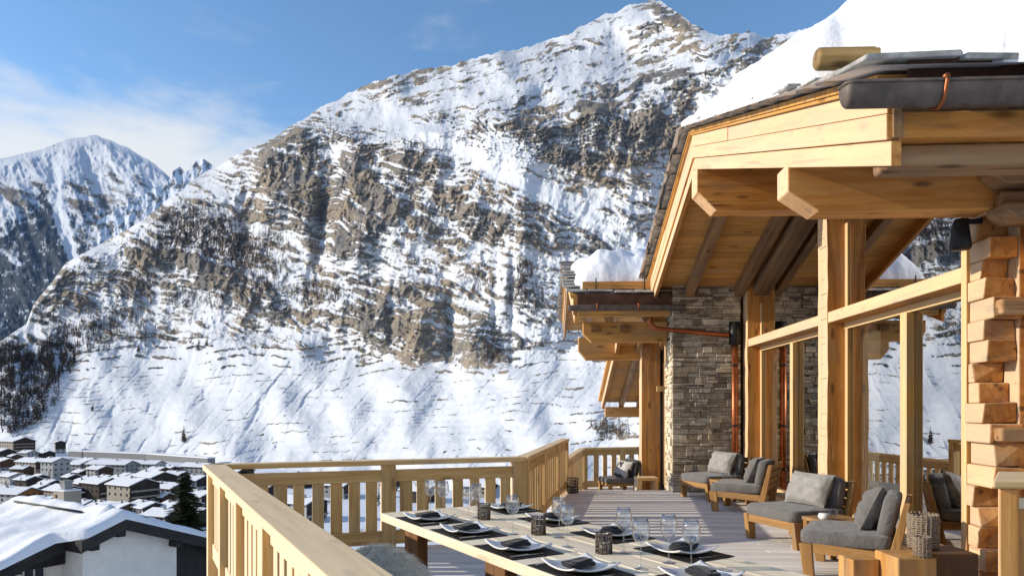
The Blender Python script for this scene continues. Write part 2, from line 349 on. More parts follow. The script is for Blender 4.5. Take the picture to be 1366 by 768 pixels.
# ---- the ground: slope below the chalet and the valley floor, to the foot of the mountains
def ground_z(x, y):
    r = np.sqrt(np.maximum(x*x*0.55 + y*y, 0))
    z = np.interp(r, [0, 12, 20, 45, 80, 140, 240, 330, 5000], [-7.5, -8, -9.5, -14, -22, -38, -55, -60.5, -60.5])
    return z
gx_ = np.concatenate([np.linspace(-9000, -1400, 14), np.linspace(-1300, 600, 330), np.linspace(700, 9000, 14)])
gy_ = np.concatenate([np.linspace(-9000, -300, 12), np.linspace(-260, -20, 20), np.linspace(-10, 60, 60), np.linspace(64, 1500, 250), np.linspace(1600, 12000, 10)])
GX, GY = np.meshgrid(gx_, gy_)
GZ = ground_z(GX, GY) + 0.7*fbm(GX/38, GY/38, 4, 91)*sstep(15, 60, np.abs(GX)+np.abs(GY)) + 0.15*fbm(GX/7, GY/7, 3, 92)
m_gs, t, b = mat('ground_snow'); oc = objco(t)
n1 = noise(t, oc, 0.06, 6, 0.6); n2 = noise(t, oc, 0.9, 6, 0.6)
c = ramp(t, [(0.60, (0.74, 0.77, 0.82)), (0.68, (0.45, 0.44, 0.44)), (0.74, (0.10, 0.095, 0.09))], math_(t, 'ADD', math_(t, 'MULTIPLY', n1.outputs['Fac'], 0.75), math_(t, 'MULTIPLY', n2.outputs['Fac'], 0.32)))
t.links.new(c.outputs[0], b.inputs['Base Color']); b.inputs['Roughness'].default_value = 0.85; b.inputs['Specular IOR Level'].default_value = 0.1
bump(t, b, n2.outputs['Fac'], 0.4, 0.3)
gr = grid_mesh('ground', GX, GY, GZ, m_gs); tag(gr, kind='structure')
def gz(p): return float(ground_z(np.array(p[0]), np.array(p[1])))
# ================================================================== MESH BUILDER
class MB:
    """collects solids for ONE mesh; every solid carries a grain frame (g) and a random tone (r)"""
    def __init__(s): s.v = []; s.f = []; s.g = []; s.r = []; s.sm = []
    def add(s, verts, faces, axis=None, smooth=False, tone=None):
        o = len(s.v); verts = [Vector(p) for p in verts]
        if axis is None:
            lo = [min(p[i] for p in verts) for i in range(3)]; hi = [max(p[i] for p in verts) for i in range(3)]
            k = max(range(3), key=lambda i: hi[i]-lo[i]); axis = Vector((0, 0, 0)); axis[k] = 1
        a = Vector(axis).normalized(); up = Vector((0, 0, 1)) if abs(a.z) < 0.9 else Vector((1, 0, 0))
        b = a.cross(up).normalized(); c = a.cross(b)
        off = Vector((rnd.uniform(0, 50), rnd.uniform(0, 50), rnd.uniform(0, 50)))
        t = rnd.random() if tone is None else tone
        for p in verts:
            s.v.append(p); s.g.append((p.dot(a)+off.x, p.dot(b)+off.y, p.dot(c)+off.z)); s.r.append(t)
        for f in faces: s.f.append([i+o for i in f]); s.sm.append(smooth)
        return s
    def hexa(s, c8, axis=None, tone=None):
        return s.add(c8, [(0, 3, 2, 1), (4, 5, 6, 7), (0, 1, 5, 4), (1, 2, 6, 5), (2, 3, 7, 6), (3, 0, 4, 7)], axis, tone=tone)
    def box(s, x0, x1, y0, y1, z0, z1, axis=None, tone=None):
        return s.hexa([(x0, y0, z0), (x1, y0, z0), (x1, y1, z0), (x0, y1, z0), (x0, y0, z1), (x1, y0, z1), (x1, y1, z1), (x0, y1, z1)], axis, tone)
    def beam(s, p0, p1, wd, h, up=(0, 0, 1), tone=None):
        p0 = Vector(p0); p1 = Vector(p1); a = (p1-p0).normalized(); up = Vector(up)
        if abs(a.dot(up.normalized())) > 0.99: up = Vector((0, 1, 0))
        sd = a.cross(up).normalized()*wd/2; u = sd.cross(a).normalized()*h/2
        return s.hexa([p0-sd-u, p0+sd-u, p1+sd-u, p1-sd-u, p0-sd+u, p0+sd+u, p1+sd+u, p1-sd+u], a, tone)
    def prism(s, poly, vec, axis=None, tone=None):
        poly = [Vector(p) for p in poly]; n = len(poly); vec = Vector(vec)
        vs = poly + [p+vec for p in poly]
        fs = [list(range(n))[::-1], list(range(n, 2*n))] + [(i, (i+1) % n, (i+1) % n+n, i+n) for i in range(n)]
        return s.add(vs, fs, axis if axis is not None else vec, tone=tone)
    def tube(s, pts, rad, n=10, caps=True, closed=False, smooth=True, tone=None):
        pts = [Vector(p) for p in pts]; m = len(pts); vs = []; fs = []
        rs = rad if isinstance(rad, (list, tuple)) else [rad]*m
        ref = None
        for i, p in enumerate(pts):
            d = (pts[(i+1) % m]-pts[i-1]) if closed else (pts[min(i+1, m-1)]-pts[max(i-1, 0)])
            d.normalize()
            if ref is None: ref = d.cross(Vector((0, 0, 1)) if abs(d.z) < 0.9 else Vector((1, 0, 0))).normalized()
            ref = (ref - d*ref.dot(d)).normalized(); q = d.cross(ref)
            for k in range(n):
                a = 2*math.pi*k/n; vs.append(p + (ref*math.cos(a)+q*math.sin(a))*rs[i])
        for i in range(m if closed else m-1):
            for k in range(n):
                k2 = (k+1) % n; i2 = (i+1) % m; fs.append((i*n+k, i*n+k2, i2*n+k2, i2*n+k))
        if caps and not closed:
            fs.append(list(range(n))[::-1]); fs.append(list(range((m-1)*n, m*n)))
        return s.add(vs, fs, pts[-1]-pts[0] if (pts[-1]-pts[0]).length > 1e-6 else (1, 0, 0), smooth, tone)
    def lathe(s, prof, cx, cy, cz, n=20, tone=None):
        vs = []; fs = []; m = len(prof)
        for (r_, z_) in prof:
            for k in range(n):
                a = 2*math.pi*k/n; vs.append((cx+r_*math.cos(a), cy+r_*math.sin(a), cz+z_))
        for i in range(m-1):
            for k in range(n):
                k2 = (k+1) % n; fs.append((i*n+k, i*n+k2, (i+1)*n+k2, (i+1)*n+k))
        return s.add(vs, fs, (0, 0, 1), True, tone)
    def sheet(s, P, smooth=True, axis=None, tone=None):          # P[i][j] points
        n = len(P); m = len(P[0]); vs = [p for row in P for p in row]
        fs = [(i*m+j, i*m+j+1, (i+1)*m+j+1, (i+1)*m+j) for i in range(n-1) for j in range(m-1)]
        return s.add(vs, fs, axis, smooth, tone)
    def build(s, name, material, parent=None, bevel=0, seg=2, local=True):
        me = bpy.data.meshes.new(name)
        inv = None
        if parent is not None and local:
            inv = world_matrix(parent).inverted()
            vs = [inv @ v for v in s.v]
        else: vs = s.v
        me.from_pydata([tuple(v) for v in vs], [], s.f)
        a = me.attributes.new('g', 'FLOAT_VECTOR', 'POINT'); a.data.foreach_set('vector', np.array(s.g, dtype=np.float32).ravel())
        a = me.attributes.new('r', 'FLOAT', 'POINT'); a.data.foreach_set('value', np.array(s.r, dtype=np.float32))
        me.polygons.foreach_set('use_smooth', np.array(s.sm, dtype=bool))
        bm = bmesh.new(); bm.from_mesh(me); bmesh.ops.recalc_face_normals(bm, faces=bm.faces); bm.to_mesh(me); bm.free()
        me.materials.append(material)
        o = bpy.data.objects.new(name, me); COL.objects.link(o); o.parent = parent
        if bevel:
            md = o.modifiers.new('bevel', 'BEVEL'); md.width = bevel; md.segments = seg; md.limit_method = 'ANGLE'; md.angle_limit = R(40)
        return o
def world_matrix(o):
    m = Matrix.Translation(o.location) @ o.rotation_euler.to_matrix().to_4x4()
    return world_matrix(o.parent) @ m if o.parent else m

# ================================================================== MATERIALS OF BUILT THINGS
def wood(name, dark, mid, light, grain=16.0, lengthwise=0.9, knots=1.0, rough=0.65, bstr=0.35, tone=0.28, bdist=0.004, sunlit_pale=0.0, weather=0.45):
    m, t, b = mat(name); g = attr(t, 'g').outputs['Vector']; r = attr(t, 'r').outputs['Fac']
    mp = nn(t, 'ShaderNodeMapping'); mp.inputs['Scale'].default_value = (lengthwise, grain, grain); t.links.new(g, mp.inputs['Vector'])
    n1 = noise(t, mp.outputs[0], 1.0, 7, 0.62, 0.6)
    mp2 = nn(t, 'ShaderNodeMapping'); mp2.inputs['Scale'].default_value = (0.5, 2.5, 2.5); t.links.new(g, mp2.inputs['Vector'])
    n2 = noise(t, mp2.outputs[0], 1.0, 4, 0.6)
    c = ramp(t, [(0.33, dark), (0.5, mid), (0.66, light)], math_(t, 'ADD', math_(t, 'MULTIPLY', n1.outputs['Fac'], 0.65), math_(t, 'MULTIPLY', n2.outputs['Fac'], 0.35))).outputs[0]
    if knots:
        mk = nn(t, 'ShaderNodeMapping'); mk.inputs['Scale'].default_value = (2.0, 6.5, 6.5); t.links.new(g, mk.inputs['Vector'])
        vo = nn(t, 'ShaderNodeTexVoronoi'); vo.inputs['Scale'].default_value = 1.0; t.links.new(mk.outputs[0], vo.inputs['Vector'])
        kf = nn(t, 'ShaderNodeMapRange', interpolation_type='SMOOTHSTEP'); kf.inputs['From Min'].default_value = 0.23; kf.inputs['From Max'].default_value = 0.07; kf.inputs['To Max'].default_value = 0.8*knots
        t.links.new(vo.outputs['Distance'], kf.inputs['Value'])
        c = mixc(t, kf.outputs['Result'], c, tuple(v*0.42 for v in dark))
    ck = nn(t, 'ShaderNodeMapping'); ck.inputs['Scale'].default_value = (0.55, 26 if grain > 12 else 15, 26 if grain > 12 else 15); t.links.new(g, ck.inputs['Vector'])
    nc = noise(t, ck.outputs[0], 1.0, 2, 0.5); crack = nn(t, 'ShaderNodeMapRange'); crack.inputs['From Min'].default_value = 0.345; crack.inputs['From Max'].default_value = 0.27; crack.inputs['To Max'].default_value = 0.7
    t.links.new(nc.outputs['Fac'], crack.inputs['Value'])
    c = mixc(t, crack.outputs['Result'], c, tuple(v*0.3 for v in dark))
    if weather:                                  # patches of grey weathering and water stain
        mw = nn(t, 'ShaderNodeMapping'); mw.inputs['Scale'].default_value = (0.55, 2.0, 2.0); t.links.new(g, mw.inputs['Vector']); nw = noise(t, mw.outputs[0], 1.3, 6, 0.65)
        wm = nn(t, 'ShaderNodeMapRange', interpolation_type='SMOOTHSTEP'); wm.inputs['From Min'].default_value = 0.48; wm.inputs['From Max'].default_value = 0.70; wm.inputs['To Max'].default_value = weather
        t.links.new(nw.outputs['Fac'], wm.inputs['Value']); gm = sum(mid)/3*0.72
        c = mixc(t, wm.outputs['Result'], c, (gm*1.12, gm*0.92, gm*0.72))
    tv = nn(t, 'ShaderNodeMapRange', clamp=False); tv.inputs['To Min'].default_value = 1-tone; tv.inputs['To Max'].default_value = 1+tone*0.7; t.links.new(r, tv.inputs['Value'])
    cc = nn(t, 'ShaderNodeCombineColor'); [t.links.new(tv.outputs['Result'], cc.inputs[i]) for i in range(3)]
    c = mixc(t, 1.0, c, cc.outputs[0], 'MULTIPLY')
    if sunlit_pale:                                   # painted sunlight: faces turned west to the sun and upwards are paler
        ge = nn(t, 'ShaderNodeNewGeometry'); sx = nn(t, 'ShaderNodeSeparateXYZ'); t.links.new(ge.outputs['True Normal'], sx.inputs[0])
        wf = math_(t, 'MULTIPLY', math_(t, 'MAXIMUM', math_(t, 'MULTIPLY', sx.outputs[0], -1.0), math_(t, 'MULTIPLY', sx.outputs[2], 0.8)), sunlit_pale, clamp=True)
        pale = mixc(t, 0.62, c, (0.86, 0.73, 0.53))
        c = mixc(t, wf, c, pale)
    t.links.new(c, b.inputs['Base Color']); b.inputs['Roughness'].default_value = rough; b.inputs['Specular IOR Level'].default_value = 0.25
    bump(t, b, math_(t, 'SUBTRACT', n1.outputs['Fac'], crack.outputs['Result']), bstr, bdist)
    return m
M = {}
M['rail'] = wood('larch_rail', (0.46, 0.255, 0.08), (0.68, 0.43, 0.165), (0.78, 0.56, 0.27), knots=0.8, tone=0.2, sunlit_pale=1.0)
M['table'] = wood('table_planks', (0.74, 0.59, 0.38), (0.88, 0.75, 0.54), (0.93, 0.83, 0.65), knots=0.5, tone=0.10)
M['larch'] = wood('hewn_larch', (0.30, 0.11, 0.024), (0.60, 0.26, 0.056), (0.73, 0.40, 0.12), sunlit_pale=0.8, grain=11, tone=0.26, bstr=0.6, bdist=0.012)
M['soffit'] = wood('soffit_boards', (0.42, 0.19, 0.05), (0.62, 0.32, 0.085), (0.70, 0.40, 0.13), tone=0.2)
M['guard'] = wood('guard_log', (0.10, 0.06, 0.02), (0.26, 0.17, 0.065), (0.42, 0.30, 0.13), grain=10)
M['old'] = wood('weathered_beam', (0.20, 0.10, 0.04), (0.36, 0.20, 0.09), (0.50, 0.32, 0.17), grain=9, tone=0.22, bstr=0.7, bdist=0.012)
M['frame'] = wood('window_frame_wood', sunlit_pale=0.5, dark=(0.46, 0.23, 0.06), mid=(0.62, 0.35, 0.105), light=(0.72, 0.45, 0.17), knots=0.2, tone=0.08, bstr=0.15)
M['log'] = wood('log_wall', (0.24, 0.08, 0.018), (0.49, 0.205, 0.046), (0.66, 0.34, 0.10), sunlit_pale=0.75, grain=9, tone=0.28, bstr=0.8, bdist=0.014)
M['chair'] = wood('chair_teak', (0.22, 0.105, 0.034), (0.35, 0.185, 0.062), (0.45, 0.26, 0.10), knots=0.2, tone=0.08, bstr=0.15)
M['block'] = wood('oak_block', (0.32, 0.14, 0.04), (0.52, 0.26, 0.075), (0.64, 0.37, 0.13), grain=7, knots=0.3, tone=0.15)
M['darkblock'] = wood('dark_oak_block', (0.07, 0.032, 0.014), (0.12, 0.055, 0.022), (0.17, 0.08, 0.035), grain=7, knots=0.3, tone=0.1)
M['legs'] = wood('dark_table_leg', (0.10, 0.045, 0.016), (0.20, 0.095, 0.035), (0.30, 0.15, 0.06), grain=9, knots=0.4, tone=0.12)
M['deck'] = wood('deck_boards', (0.64, 0.59, 0.52), (0.81, 0.76, 0.69), (0.90, 0.86, 0.80), grain=14, lengthwise=0.8, knots=0.25, tone=0.13, rough=0.8)
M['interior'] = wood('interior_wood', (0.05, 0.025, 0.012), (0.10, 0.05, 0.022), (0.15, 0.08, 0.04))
def simple(name, col, rough=0.6, metal=0.0, var=0.25, scale=12, bstr=0.0, spec=0.3, bdist=0.01, sheen=0):
    m, t, b = mat(name); oc = objco(t); n = noise(t, oc, scale, 5, 0.6)
    c = ramp(t, [(0.3, tuple(v*(1-var) for v in col)), (0.7, tuple(min(1, v*(1+var)) for v in col))], n.outputs['Fac'])
    t.links.new(c.outputs[0], b.inputs['Base Color']); b.inputs['Roughness'].default_value = rough; b.inputs['Metallic'].default_value = metal
    b.inputs['Specular IOR Level'].default_value = spec
    if sheen: b.inputs['Sheen Weight'].default_value = sheen
    if bstr: bump(t, b, n.outputs['Fac'], bstr, bdist)
    return m
M['gutter'] = simple('gutter_dark_metal', (0.125, 0.10, 0.085), 0.6, 0.3, 0.35, 9, 0.1)
M['fascia'] = simple('fascia_copper_brown', (0.10, 0.05, 0.032), 0.55, 0.5, 0.35, 6)
M['copper'] = simple('copper_pipe', (0.33, 0.105, 0.042), 0.42, 0.75, 0.3, 8)
M['slate'] = simple('stone_slate', (0.34, 0.325, 0.30), 0.85, 0, 0.5, 9, 0.5, bdist=0.01)
M['blackmetal'] = simple('black_metal', (0.03, 0.03, 0.032), 0.5, 0.6, 0.3)
M['wire'] = simple('rusty_wire', (0.11, 0.085, 0.065), 0.55, 0.5, 0.35, 40)
M['wicker'] = simple('grey_wicker', (0.24, 0.185, 0.135), 0.8, 0, 0.5, 60)
M['plate'] = simple('white_china', (0.80, 0.79, 0.77), 0.12, 0, 0.02, 3, spec=0.6)
M['mat'] = simple('black_leather_mat', (0.016, 0.014, 0.013), 0.7, 0, 0.3, 60, 0.2, spec=0.25, bdist=0.002)
M['napkin'] = simple('black_napkin', (0.014, 0.014, 0.017), 0.85, 0, 0.3, 40, 0.3, bdist=0.003, sheen=0.2)
M['steel'] = simple('cutlery_steel', (0.62, 0.61, 0.60), 0.18, 1.0, 0.05)
M['candle'] = simple('candle_glass', (0.55, 0.52, 0.46), 0.2, 0, 0.1)
M['curtain'] = simple('curtain_cloth', (0.85, 0.78, 0.66), 0.9, 0, 0.1, 3)
M['lintel_red'] = simple('red_rail', (0.28, 0.07, 0.03), 0.6, 0, 0.2)
def fabric(name, col, weave=420):
    m, t, b = mat(name); oc = objco(t); n = noise(t, oc, weave, 2, 0.6); n2 = noise(t, oc, 7, 5, 0.6)
    c = ramp(t, [(0.3, tuple(v*0.72 for v in col)), (0.7, tuple(v*1.2 for v in col))], math_(t, 'ADD', math_(t, 'MULTIPLY', n.outputs['Fac'], 0.6), math_(t, 'MULTIPLY', n2.outputs['Fac'], 0.4)))
    t.links.new(c.outputs[0], b.inputs['Base Color']); b.inputs['Roughness'].default_value = 0.9; b.inputs['Specular IOR Level'].default_value = 0.1; b.inputs['Sheen Weight'].default_value = 0.25
    bump(t, b, math_(t, 'ADD', math_(t, 'MULTIPLY', n2.outputs['Fac'], 1.0), math_(t, 'MULTIPLY', n.outputs['Fac'], 0.08)), 0.8, 0.045)
    return m
M['seat_cloth'] = fabric('seat_cloth', (0.16, 0.152, 0.145)); M['pillow_cloth'] = fabric('pillow_cloth', (0.33, 0.315, 0.295)); M['dark_cloth'] = fabric('dark_cloth', (0.05, 0.05, 0.052))
def pattern_cloth():
    m, t, b = mat('patterned_pillow'); oc = objco(t); n = noise(t, oc, 5.5, 1, 0.4)
    c = ramp(t, [(0.49, (0.03, 0.03, 0.032)), (0.51, (0.45, 0.43, 0.40))], n.outputs['Fac']); c.color_ramp.interpolation = 'CONSTANT'
    t.links.new(c.outputs[0], b.inputs['Base Color']); b.inputs['Roughness'].default_value = 0.9
    return m
M['pattern'] = pattern_cloth()
def snowmat(name='roof_snow', col=(0.80, 0.81, 0.84)):
    m, t, b = mat(name); oc = objco(t); n = noise(t, oc, 1.6, 6, 0.55); n2 = noise(t, oc, 30, 4, 0.6)
    c = ramp(t, [(0.3, tuple(v*0.95 for v in col)), (0.7, col)], n.outputs['Fac'])
    t.links.new(c.outputs[0], b.inputs['Base Color']); b.inputs['Roughness'].default_value = 0.7; b.inputs['Specular IOR Level'].default_value = 0.15
    b.inputs['Subsurface Weight'].default_value = 0.0
    bump(t, b, math_(t, 'ADD', n.outputs['Fac'], math_(t, 'MULTIPLY', n2.outputs['Fac'], 0.10)), 0.5, 0.12)
    return m
M['snow'] = snowmat()
def stonemat():
    m, t, b = mat('dry_stone'); oc = objco(t); r = attr(t, 'r').outputs['Fac']; n = noise(t, oc, 9, 7, 0.65); n2 = noise(t, oc, 1.3, 4, 0.6)
    c = ramp(t, [(0.0, (0.27, 0.22, 0.16)), (0.35, (0.50, 0.43, 0.335)), (0.6, (0.64, 0.57, 0.46)), (0.85, (0.56, 0.52, 0.46)), (1.0, (0.82, 0.75, 0.64))], r)
    d = mixc(t, 1.0, c.outputs[0], ramp(t, [(0.3, (0.5, 0.5, 0.5)), (0.75, (1.3, 1.25, 1.15))], n.outputs['Fac']).outputs[0], 'MULTIPLY')
    d = mixc(t, 1.0, d, ramp(t, [(0.35, (0.72, 0.72, 0.72)), (0.65, (1.15, 1.08, 0.95))], n2.outputs['Fac']).outputs[0], 'MULTIPLY')
    t.links.new(d, b.inputs['Base Color']); b.inputs['Roughness'].default_value = 0.9; bump(t, b, n.outputs['Fac'], 0.7, 0.02)
    return m
M['stone'] = stonemat()
def glass(name, tint=(0.75, 0.78, 0.78), boost=0.16, power=4.0, gr=0.0):
    m = bpy.data.materials.new(name); m.use_nodes = True; t = m.node_tree; t.nodes.clear()
    o = nn(t, 'ShaderNodeOutputMaterial'); tr = nn(t, 'ShaderNodeBsdfTransparent'); tr.inputs['Color'].default_value = (*tint, 1)
    gl = nn(t, 'ShaderNodeBsdfGlossy'); gl.inputs['Roughness'].default_value = gr; gl.inputs['Color'].default_value = (0.94, 0.95, 0.97, 1)
    lw = nn(t, 'ShaderNodeLayerWeight'); lw.inputs['Blend'].default_value = 0.5
    f = math_(t, 'MULTIPLY', math_(t, 'POWER', lw.outputs['Facing'], 3.5), power); f = math_(t, 'ADD', f, boost, clamp=True)
    mx_ = nn(t, 'ShaderNodeMixShader'); t.links.new(f, mx_.inputs[0]); t.links.new(tr.outputs[0], mx_.inputs[1]); t.links.new(gl.outputs[0], mx_.inputs[2])
    t.links.new(mx_.outputs[0], o.inputs['Surface'])
    return m
M['glass'] = glass('window_glass', (0.55, 0.55, 0.53), 0.55, 0.7)
M['wineglass'] = glass('wine_glass', (0.95, 0.955, 0.96), 0.14, 1.3, 0.03)
M['tumbler'] = glass('tumbler_glass', (0.93, 0.94, 0.94), 0.05, 0.6)

# ================================================================== DECK AND RAILINGS
RT = 0.97                                      # top of the handrail
def cw(xc, yc, z=0.0): return w(xc, yc, z)
# inner/outer line of the near railing (camera-aligned ground coordinates)
P1 = at_z(285, 618.5, RT); P2 = at_z(697, 608.5, RT); P3 = at_z(754, 584.5, RT)
dir0 = cw(0.464, -0.886); P0 = P1 + dir0*7.6
P0.z = P1.z = P2.z = P3.z = 0
def left_bound(y):                              # x of the deck edge at a given y
    for a, b in ((P0, P1), (P1, P2), (P2, P3)):
        lo, hi = min(a.y, b.y), max(a.y, b.y)
        if lo <= y <= hi: return a.x+(b.x-a.x)*(y-a.y)/(b.y-a.y)
    return P3.x if y > P2.y else P0.x
mb = MB(); y = 0.3; bw = 0.143
while y < 13.45:
    x0 = left_bound(y+bw/2)+0.05
    xx = x0
    while xx < 4.2:
        x1 = min(xx+rnd.uniform(2.6, 4.4), 4.2)
        mb.box(xx, x1-0.004, y, y+bw-0.007, -0.03, 0.0)
        xx = x1
    y += bw
deck = mb.build('terrace_deck', M['deck'], bevel=0.004, seg=1); tag(deck, kind='structure')
mb = MB()                                        # joist deck below, closes the gaps
polyd = [P0+(P1-P0)*0.0+Vector((0.1, 0, 0)), P1+Vector((0.1, -0.05, 0)), P2+Vector((0.05, -0.05, 0)), P3+Vector((0.06, 0, 0)), Vector((P3.x+0.06, 13.44, 0)), Vector((4.2, 13.44, 0)), Vector((4.2, 0.3, 0))]
mb.prism([p+Vector((0, 0, -0.28)) for p in polyd], (0, 0, 0.245))
sub = mb.build('deck_frame', M['old']); tag(sub, kind='structure')

def railing(pts_ab, label, group, pitch=0.25, bwid=0.13, cap_w=0.2, z0=0.0, top=RT, posts=None, post_w=0.13, drop=0.055, gapcap=0.0, endposts=(True, True)):
    a, b = Vector(pts_ab[0]), Vector(pts_ab[1]); a.z = b.z = 0
    d = (b-a); Ln = d.length; d.normalize(); nrm = Vector((d.y, -d.x, 0)); U = Vector((0, 0, 1))
    root = empty('timber_railing', (a.x, a.y, z0), 0, label, 'railing', group)
    mbc = MB(); mbc.beam(a+U*(z0+top-0.0275), b+U*(z0+top-0.0275), cap_w, 0.055, tone=0.75); mbc.build('handrail', M['rail'], root, 0.006)
    zt = z0+top-drop-gapcap
    mbc = MB(); mbc.beam(a+U*(zt-0.065), b+U*(zt-0.065), 0.055, 0.13); mbc.build('upper_rail', M['rail'], root, 0.005)
    mbc = MB(); mbc.beam(a+U*(z0+0.115), b+U*(z0+0.115), 0.055, 0.15); mbc.build('bottom_rail', M['rail'], root, 0.005)
    ts = posts if posts is not None else [0, 0.5, 1]
    pl = [0.0]
    for tpos in ts:
        p = a+d*Ln*tpos
        q = MB(); q.beam(p+U*(z0-0.25), p+U*(z0+top-0.056), post_w, post_w, up=nrm); q.build('post', M['rail'], root, 0.008)
    s = pitch*0.5
    while s < Ln-0.08:
        if all(abs(s-tp*Ln) > post_w*0.5+bwid*0.5+0.005 for tp in ts):
            p = a+d*s; q = MB(); bb = bwid*rnd.uniform(0.86, 1.08)
            q.beam(p+U*(z0+0.192)+d*0, p+U*(zt-0.132), bb, 0.035, up=nrm); q.build('baluster', M['rail'], root, 0.004, 1)
        s += pitch*rnd.uniform(0.94, 1.06)
    return root
railing((P0, P1), 'long near timber railing with a wide pale handrail at bottom left', 'timber railings of the terrace', pitch=0.205, posts=[0.36, 0.52, 0.68, 0.83, 0.985], cap_w=0.21, post_w=0.14)
railing((P1, P2), 'timber railing section across the back behind the far end of the dining table', 'timber railings of the terrace', pitch=0.195, posts=[0.53, 0.985], gapcap=0.055, post_w=0.15, cap_w=0.17)
railing((P2, P3), 'timber railing section running away toward the tall corner post in the middle', 'timber railings of the terrace', pitch=0.235, posts=[0.02, 0.34, 0.68, 0.985], gapcap=0.02, cap_w=0.15, bwid=0.125)
# lower terrace beyond the step, with its own railing
ZL = -0.4
Q1 = at_depth(777, 597, 17.0); Q2 = at_depth(848, 594, 17.7); ztop2 = Q1.z
Q0 = at_depth(754, 613, 13.3)
railing((Vector((Q0.x, Q0.y, 0)), Vector((Q1.x, Q1.y, 0))), 'short far railing of the lower terrace turned away, just right of the tall corner post', 'timber railings of the terrace', pitch=0.235, z0=ZL, top=ztop2-ZL, posts=[0.985], cap_w=0.14)
railing((Vector((Q1.x, Q1.y, 0)), Vector((Q2.x+0.6, Q2.y, 0))), 'farthest timber railing of the lower terrace, shaded brown side behind the small bench', 'timber railings of the terrace', pitch=0.235, z0=ZL, top=ztop2-ZL, posts=[0.02, 0.5, 0.97], cap_w=0.14)
mb = MB(); yy = 13.6
while yy < 19.4:
    mb.box(Q0.x-0.1+0.06*(yy-13.6), 3.6, yy, yy+0.136, ZL-0.03, ZL); yy += 0.143
lo = mb.build('lower_terrace_deck', M['deck']); tag(lo, kind='structure')
mb = MB(); mb.box(0.2, 3.6, 13.46, 13.5, ZL-0.05, -0.005); st = mb.build('deck_step', M['deck']); tag(st, kind='structure')
# ================================================================== THE CHALET
chalet = empty('chalet', (3.62, 9.6, 0), 0, 'timber chalet with log corner, tall glazed front, copper gutters and overhanging gabled roof', 'chalet')
FX = 3.62; GX0 = 3.88; YR = 9.6; SL = 0.33; ZR = 4.72
def zb(y, yr=YR, zr=ZR): return zr - SL*abs(y-yr)
U = Vector((0, 0, 1))
def slab_strip(mb, xa, xb, y0, y1, h0, h1, yr, zr, tone=None, axis=None):      # slab following a roof slope (no ridge crossing)
    za, zc = zb(y0, yr, zr), zb(y1, yr, zr)
    if axis is None: axis = (0, y1-y0, zc-za)
    mb.hexa([(xa, y0, za+h0), (xb, y0, za+h0), (xb, y1, zc+h0), (xa, y1, zc+h0), (xa, y0, za+h1), (xb, y0, za+h1), (xb, y1, zc+h1), (xa, y1, zc+h1)], axis, tone)

